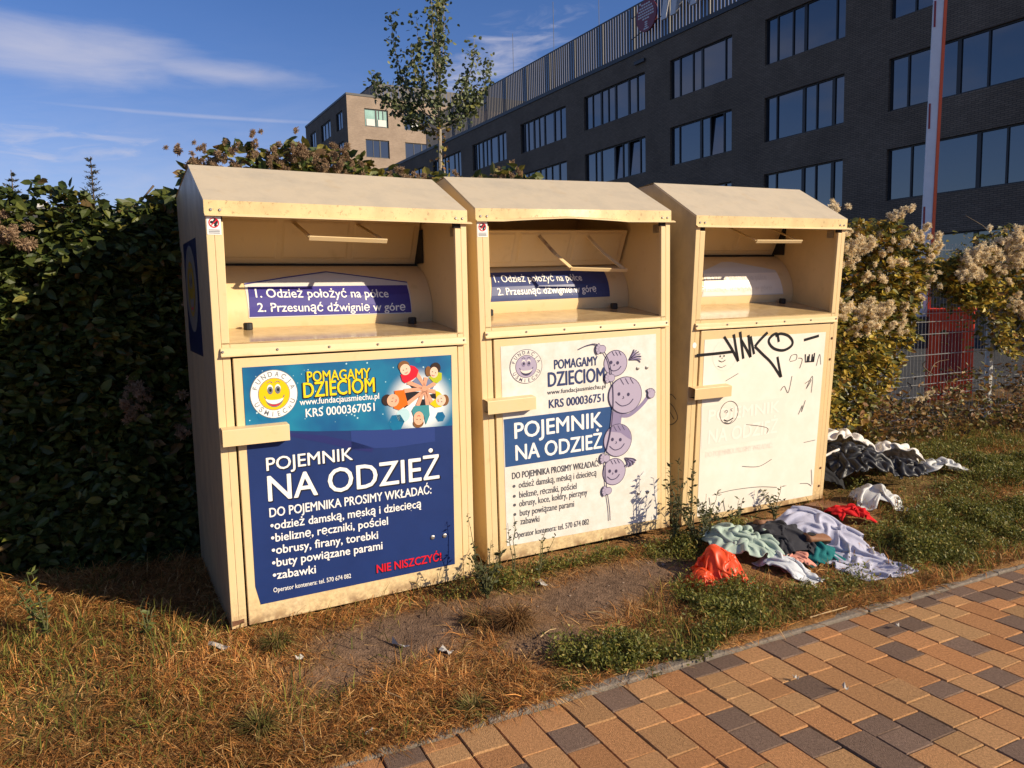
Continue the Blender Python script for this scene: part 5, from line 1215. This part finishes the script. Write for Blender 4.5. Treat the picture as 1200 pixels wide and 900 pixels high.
# ------------------------------------------------------------------ discarded clothes: a small cloth solver crumples each piece on the ground
def solve_cloth(corners, size, n, m, seed, lumps=(), iters=150, amp=.05, under=None, hold=.02, zoff=.008, bend=.35):
    """corners: four (a, b) points; size: real cloth size, larger than the patch so that it buckles into folds"""
    r = np.random.default_rng(seed); W_ = [np.array(ab2w(*c)) for c in corners]; u = np.linspace(0, 1, n)[:, None, None]; v = np.linspace(0, 1, m)[None, :, None]
    XY = (W_[0] * (1 - u) + W_[1] * u) * (1 - v) + (W_[3] * (1 - u) + W_[2] * u) * v
    LW = [(np.array(ab2w(a, b)), rad, h) for a, b, rad, h in lumps]
    def floor(xy):
        g = tz(*w2ab(xy[..., 0], xy[..., 1]))
        add = 0
        for c, rad, h in LW: add = np.maximum(add, h * np.clip(1 - ((xy - c) ** 2).sum(-1) / rad ** 2, 0, 1) ** .6)
        return g + add + zoff
    gx = np.linspace(0, 1, n)[:, None] * np.ones((1, m)); gy = np.linspace(0, 1, m)[None, :] * np.ones((n, 1)); o = r.uniform(0, 50)
    jit = np.stack([fbm(gx * 5 + o, gy * 5, seed) - .5, fbm(gx * 5, gy * 5 + o, seed + 1) - .5], -1) * .10
    XY = XY + jit; f0 = floor(XY)
    Z = f0 + .02 + amp * (fbm(gx * 6 + o, gy * 6, seed + 2) * 1.2)
    X = np.concatenate([XY, Z[..., None]], -1); home = XY.copy(); prev = X.copy(); dx, dy = size[0] / (n - 1), size[1] / (m - 1); dd = math.hypot(dx, dy)
    def con(A, B, L, k):
        d = B - A; l = np.linalg.norm(d, axis=-1, keepdims=True) + 1e-9; c = d * ((l - L) / l) * .5 * k; A += c; B -= c
    for it in range(iters):
        vel = (X - prev) * .86; prev = X.copy(); X = X + vel; X[..., 2] -= .0011
        for s in range(4):
            for o_ in (0, 1):
                con(X[o_:n - 1:2], X[o_ + 1:n:2], dx, 1.0) if (n - 1 - o_) % 2 == 0 or True and len(X[o_:n - 1:2]) == len(X[o_ + 1:n:2]) else None
                con(X[:, o_:m - 1:2], X[:, o_ + 1:m:2], dy, 1.0)
            for o_ in (0, 1):
                A, B = X[o_:n - 1:2, :-1], X[o_ + 1:n:2, 1:]; con(A, B, dd, .3); A, B = X[o_:n - 1:2, 1:], X[o_ + 1:n:2, :-1]; con(A, B, dd, .3)
            for o_ in (0, 1, 2, 3):
                A, B = X[o_:n - 2:4], X[o_ + 2:n:4]; k = min(len(A), len(B)); con(A[:k], B[:k], dx * 2, bend)
                A, B = X[:, o_:m - 2:4], X[:, o_ + 2:m:4]; k = min(A.shape[1], B.shape[1]); con(A[:, :k], B[:, :k], dy * 2, bend)
        f = floor(X[..., :2]); hit = X[..., 2] < f; X[..., 2] = np.maximum(X[..., 2], f)
        X[..., :2] = np.where(hit[..., None], prev[..., :2] + (X[..., :2] - prev[..., :2]) * .35, X[..., :2])
        X[..., :2] += (home - X[..., :2]) * hold
        top = f + .20; X[..., 2] = np.minimum(X[..., 2], top)
    return X
def cloth_obj(name, label, cat, m, X, group='clothes dumped beside the bins', thick=.004, pts=None, parent=None, smooth=True):
    n, k = X.shape[:2]; idx = np.arange(n * k).reshape(n, k); Q = np.stack([idx[:-1, :-1], idx[1:, :-1], idx[1:, 1:], idx[:-1, 1:]], -1).reshape(-1, 4)
    if pts is not None:                                             # outline of the garment in cloth coordinates
        u = (np.arange(n - 1) + .5) / (n - 1); v = (np.arange(k - 1) + .5) / (k - 1); U, Vv = np.meshgrid(u, v, indexing='ij'); Q = Q[np.array([pts(a, b) for a, b in zip(U.ravel(), Vv.ravel())])]
    c = X.reshape(-1, 3).mean(0); c[2] = X[..., 2].min()
    o = np_mesh(name, X.reshape(-1, 3) - c, None, m, parent, smooth=smooth, quads=Q); o.location = c
    sb = o.modifiers.new('subdivision', 'SUBSURF'); sb.levels = 1; sb.render_levels = 1
    so = o.modifiers.new('thickness', 'SOLIDIFY'); so.thickness = thick; so.offset = 1
    prop(o, label, cat, group); return o
def cmat(name, col, rough=.85, **k): return material(name, col, rough, vary=.10, vscale=9, bump=.25, bscale=420, spec=.2, **k)
M['mint'] = cmat('mint_cotton', (.34, .42, .36)); M['lav'] = cmat('lavender_linen', (.42, .42, .52)); M['greyrag'] = cmat('pale_grey_cotton', (.52, .54, .57)); M['redc'] = cmat('red_knit', (.52, .010, .012)); M['tealc'] = cmat('teal_knit', (.012, .13, .135)); M['navyc'] = cmat('charcoal_denim', (.030, .030, .036)); M['pinkc'] = cmat('salmon_cotton', (.55, .24, .18)); M['brownc'] = cmat('brown_leather', (.22, .105, .055), .5)
M['blackc'] = cmat('black_fabric', (.016, .016, .017), .75); M['blackpl'] = material('black_plastic', (.020, .020, .022), .46, spec=.4); M['whitec'] = cmat('cream_white_duvet', (.70, .66, .60)); M['whitepl'] = material('white_plastic', (.72, .72, .70), .35, translucent=.3, vary=.1); M['orangepl'] = material('orange_bag_plastic', (.92, .12, .03), .38, translucent=.5, vary=.12, vscale=12)

cloth_obj('mint_cloth', 'crumpled mint green cloth left of the dark trousers, behind the orange bag', 'cloth', M['mint'], solve_cloth([(.60, .62), (.98, .46), (1.12, .72), (.72, .90)], (.70, .55), 46, 38, 3, lumps=[(.80, .70, .22, .11), (.95, .66, .16, .08)], amp=.08, hold=.04))
cloth_obj('lavender_shirt', 'long pale lavender shirt spread from the graffiti bin down to the paving', 'shirt', M['lav'], solve_cloth([(1.20, .86), (1.58, .80), (1.62, .22), (1.24, .27)], (.50, .92), 36, 62, 5, lumps=[(1.40, .78, .20, .10), (1.50, .58, .12, .06)], amp=.07, hold=.04))
cloth_obj('red_garment', 'bright red crumpled garment behind the lavender shirt', 'garment', M['redc'], solve_cloth([(1.64, .72), (1.90, .64), (1.90, .80), (1.68, .88)], (.40, .30), 32, 26, 7, lumps=[(1.76, .76, .15, .07)], amp=.08, hold=.06))
cloth_obj('teal_garment', 'teal knitted garment showing under the brown shoe', 'garment', M['tealc'], solve_cloth([(1.12, .46), (1.36, .46), (1.34, .66), (1.10, .66)], (.36, .30), 28, 24, 8, lumps=[(1.23, .55, .12, .045)], amp=.04))
cloth_obj('dark_trousers', 'crumpled charcoal trousers in the middle of the clothes pile', 'trousers', M['navyc'], solve_cloth([(.94, .54), (1.20, .50), (1.30, .84), (.96, .86)], (.44, .47), 36, 38, 9, lumps=[(1.10, .68, .22, .10)], amp=.08, hold=.04))
cloth_obj('salmon_cloth', 'small salmon pink cloth peeping out under the pale grey rag', 'cloth', M['pinkc'], solve_cloth([(.92, .46), (1.10, .42), (1.16, .56), (.96, .62)], (.34, .26), 28, 22, 10, lumps=[(1.05, .52, .12, .05)], amp=.05))
cloth_obj('grey_rag', 'pale grey rag trailing towards the paving from under the trousers', 'rag', M['greyrag'], solve_cloth([(.82, .58), (1.02, .56), (1.06, .34), (.94, .32)], (.30, .36), 28, 32, 12, lumps=[(.94, .50, .12, .06)], amp=.07))
def shoe(label, a, b, z, yaw, pitch):
    x, y = ab2w(a, b); t = thing('leather_shoe', label, 'shoe', (x, y, float(tz(a, b)) + z), (pitch, 0, yaw), group='clothes dumped beside the bins'); t.scale = (.66, .66, .66)
    prof = [(-.13, .045, .10), (-.10, .05, .085), (-.04, .042, .07), (.03, .047, .055), (.09, .052, .045), (.125, .036, .032), (.14, .012, .02)]
    V = []; F = []; n = 12
    for x_, w, h in prof:
        for k in range(n):
            th = 2 * math.pi * k / n; c, s = math.cos(th), math.sin(th); V.append((x_, w * c, .014 + h * (s * .5 + .5) ** (.7)))
    for i in range(len(prof) - 1):
        for k in range(n): F.append((i * n + k, (i + 1) * n + k, (i + 1) * n + (k + 1) % n, i * n + (k + 1) % n))
    F.append(tuple(range(n))); F.append(tuple(reversed(range((len(prof) - 1) * n, len(prof) * n))))
    u = MB(); u.mesh(V, F, M['brownc']); u.build('upper', t, smooth=True)
    so = MB(); out = [(-.135, -.035), (-.05, -.032), (.06, -.045), (.12, -.036), (.145, 0), (.12, .036), (.06, .045), (-.05, .032), (-.135, .035)]
    so.mesh([(x_, y_, 0) for x_, y_ in out] + [(x_, y_, .016) for x_, y_ in out], [tuple(reversed(range(9))), tuple(range(9, 18))] + [(k, (k + 1) % 9, 9 + (k + 1) % 9, 9 + k) for k in range(9)], M['blackc']); so.build('sole', t)
    op = MB(); op.mesh([(-.12 + .05 * math.cos(k * .785) + .04, .026 * math.sin(k * .785), .112 - .22 * (.05 * math.cos(k * .785) + .04)) for k in range(8)], [tuple(range(8))], M['blackc']); op.build('opening', t)
shoe('brown leather shoe on top of the charcoal trousers, beside the lavender shirt', 1.27, .57, .055, .35, .35)
shoe('brown leather shoe lying behind the charcoal trousers, close to the graffiti bin', 1.12, .80, .06, .9, -.3)

bx_, by_ = ab2w(.50, .50); bag = thing('orange_bag', 'knotted translucent orange plastic bag on the bare earth before the mint cloth', 'bag', (bx_, by_, float(tz(.50, .50))))
for nm, q, sz, lum, sd_ in (('body', [(.45, .46), (.69, .44), (.69, .66), (.45, .66)], (.48, .44), [(.565, .55, .115, .14), (.53, .55, .075, .175)], 23), ('side_bulge', [(.34, .45), (.49, .45), (.49, .60), (.34, .60)], (.30, .29), [(.425, .525, .065, .075)], 24)):
    o = cloth_obj(nm, None, None, M['orangepl'], solve_cloth(q, sz, 38, 32, sd_, lumps=lum, amp=.08, bend=.05, hold=.05, iters=120), group=None, thick=.0015); o.location = o.location - bag.location; o.parent = bag

# far heap at the right foot of the third bin
cloth_obj('black_bag_heap', 'heap of torn black plastic sacking under the white duvet, right of the graffiti bin', 'bin bag', M['blackpl'], solve_cloth([(2.12, 1.15), (2.78, .98), (2.92, 1.32), (2.32, 1.62)], (1.18, .84), 58, 46, 15, lumps=[(2.42, 1.34, .36, .25), (2.74, 1.16, .24, .15)], amp=.11, bend=.12, hold=.05), group=None)
cloth_obj('black_jacket', 'matt black jacket slumped against the right side of the graffiti bin', 'jacket', M['blackc'], solve_cloth([(1.74, 1.20), (2.14, 1.12), (2.28, 1.72), (1.84, 1.85)], (.66, .92), 42, 50, 16, lumps=[(2.02, 1.45, .36, .20), (1.92, 1.30, .22, .12)], amp=.09, bend=.2, hold=.05))
cloth_obj('white_duvet', 'cream white duvet draped over the black sacking, right of the graffiti bin', 'duvet', M['whitec'], solve_cloth([(2.38, 1.50), (3.00, 1.16), (3.18, 1.36), (2.62, 1.86)], (1.14, .56), 54, 32, 17, lumps=[(2.50, 1.52, .38, .30), (2.82, 1.28, .28, .21)], amp=.09, bend=.2, hold=.05), thick=.009)
cloth_obj('clear_wrap', 'crumpled glossy clear plastic wrap at the far right tip of the white duvet', 'plastic wrap', M['whitepl'], solve_cloth([(3.00, 1.16), (3.34, 1.04), (3.44, 1.20), (3.12, 1.32)], (.60, .34), 32, 24, 18, lumps=[(3.2, 1.16, .2, .08)], amp=.08, hold=.05), group=None, thick=.002)
cloth_obj('white_carrier_bag', 'torn white plastic carrier bag lying on the grass in front of the black jacket', 'plastic bag', M['whitepl'], solve_cloth([(1.96, .86), (2.26, .72), (2.34, .96), (2.06, 1.02)], (.52, .40), 36, 28, 19, lumps=[(2.16, .90, .15, .09)], amp=.08), group=None, thick=.002)
wp = MB(); pts = []
for k in range(14):
    s = k / 13; a, b = 1.78 + .52 * s, 1.30 - .02 * math.sin(6 * s); x, y = ab2w(a, b); pts.append((x, y, float(tz(a, b)) + .30 + .035 * math.sin(7 * s) - .05 * s))
wp.tube(pts, .009, M['whitec'], 6); o = wp.build('rope', None, smooth=True); prop(o, 'thin white rope trailing over the black jacket', 'rope')
cb = MB(); cb.box(-.16, .16, -.10, .10, 0, .03, M['brownc']); o = cb.build('cardboard_scrap', None, bevel=.004); o.location = (*ab2w(1.84, .98), float(tz(1.84, .98))); o.rotation_euler = (0, .1, .8); prop(o, 'flat brown cardboard piece at the corner of the graffiti bin', 'cardboard')

# clods and pebbles on the bare earth
def clods():
    n = 5200; a = rng.uniform(-1.7, .85, n); b = rng.uniform(.15, .93, n); d, g, r = fields(a, b); ok = rng.random(n) < np.clip(d * .9 + .08, 0, 1) * np.clip(fbm(a * 6, b * 6, 70) * 2 - .4, .05, 1); a, b = a[ok], b[ok]; n = len(a)
    x, y = ab2w(a, b); P = np.stack([x, y, tz(a, b)], 1); s = (rng.lognormal(-5.9, .55, n))[:, None, None]
    oc = np.array([(1, 0, 0), (0, 1, 0), (-1, 0, 0), (0, -1, 0), (0, 0, .8), (0, 0, -.8), (.6, .6, .4), (-.6, .6, .3), (-.6, -.6, .4), (.6, -.6, .3)])
    V = P[:, None, :] + oc[None] * s * rng.uniform(.7, 1.3, (n, 10, 1))
    t = np.array([(0, 6, 4), (6, 1, 4), (1, 7, 4), (7, 2, 4), (2, 8, 4), (8, 3, 4), (3, 9, 4), (9, 0, 4), (0, 5, 1), (1, 5, 2), (2, 5, 3), (3, 5, 0), (0, 1, 6), (1, 2, 7), (2, 3, 8), (3, 0, 9)])
    T = (np.arange(n) * 10)[:, None, None] + t
    prop(np_mesh('soil_clods', V.reshape(-1, 3), T.reshape(-1, 3), M['soil'], col=np.repeat(pick([(.16, .105, .07), (.12, .075, .05), (.22, .16, .12)], [3, 3, 1], n), 10, 0)), 'crumbs of soil and tiny pebbles on the bare earth', 'soil crumbs', kind='stuff')
clods()

# small litter
M['paper'] = material('paper_scrap', (.40, .37, .33), .8)
def scrap(label, a, b, sx, sy, seed, m='paper', name='paper_scrap', z=.02):
    r = random.Random(seed); x, y = ab2w(a, b); V = []; F = []
    for i in range(4):
        for j in range(3): V.append((sx * (i / 3 - .5) + r.gauss(0, sx * .05), sy * (j / 2 - .5) + r.gauss(0, sy * .08), .004 + abs(r.gauss(0, z * .5))))
    for i in range(3):
        for j in range(2): F.append((i * 3 + j, i * 3 + 3 + j, i * 3 + 4 + j, i * 3 + 1 + j))
    k = MB(); k.mesh(V, F, M[m]); o = k.build(name); o.location = (x, y, float(tz(a, b)) + .004); o.rotation_euler = (0, 0, r.uniform(0, 3))
    so = o.modifiers.new('thickness', 'SOLIDIFY'); so.thickness = .0015; prop(o, label, 'litter', 'bits of litter on the ground')
scrap('crumpled grey cigarette pack on the grass below the pale grey rag', .92, .30, .075, .05, 1, z=.035)
scrap('twisted pale plastic strip on the bare earth below the blue poster', -1.14, .58, .085, .014, 2)
scrap('torn paper scrap on the bare earth, right of the twisted plastic strip', -.98, .47, .06, .03, 3)
scrap('white wrapper at the shade edge left of the first bin corner', -1.84, .82, .10, .035, 4)
scrap('tiny white butt on the bare earth near the first bin corner', -1.55, .62, .028, .012, 5)
scrap('tiny white butt near the kerb in the lower left foreground', -1.40, .14, .035, .008, 6)
scrap('pale leaf like scrap under the middle bin', -.36, .78, .07, .035, 7)
scrap('tiny white scrap on the paving, nearest of the three on the stones', .30, -.45, .022, .012, 8)
scrap('tiny white scrap on the paving, middle of the three on the stones', .20, -.30, .02, .012, 9)
scrap('tiny white scrap on the paving near the lavender shirt', .95, -.18, .02, .012, 10)
def twig(label, a, b, L, th, seed):
    r = random.Random(seed); x, y = ab2w(a, b); z = float(tz(a, b)); k = MB()
    k.tube([(-L / 2, 0, .012), (-L / 6, r.gauss(0, .01), .018), (L / 6, r.gauss(0, .01), .014), (L / 2, 0, .006)], [.003, .0028, .0024, .0015], M['straw'], 5)
    o = k.build('dry_stalk'); o.location = (x, y, z + .006); o.rotation_euler = (0, 0, th); prop(o, label, 'stalk', 'dry stalks lying on the ground')
M['straw'] = material('straw_stalk', (.42, .29, .14), .7)
twig('pale stalk on the bare earth before the cartoon poster', -.22, .46, .12, -.4, 1); twig('pale stalk across the bare earth below the blue poster', -1.30, .34, .22, -.6, 2); twig('curved stalk in the straw of the lower left foreground', -1.62, .20, .2, 1.9, 3); twig('short stalk by the dry tuft on the bare earth', -.52, .42, .12, .9, 4); twig('stalk lying over the kerb beside the low green weeds', .78, .05, .26, .5, 5)
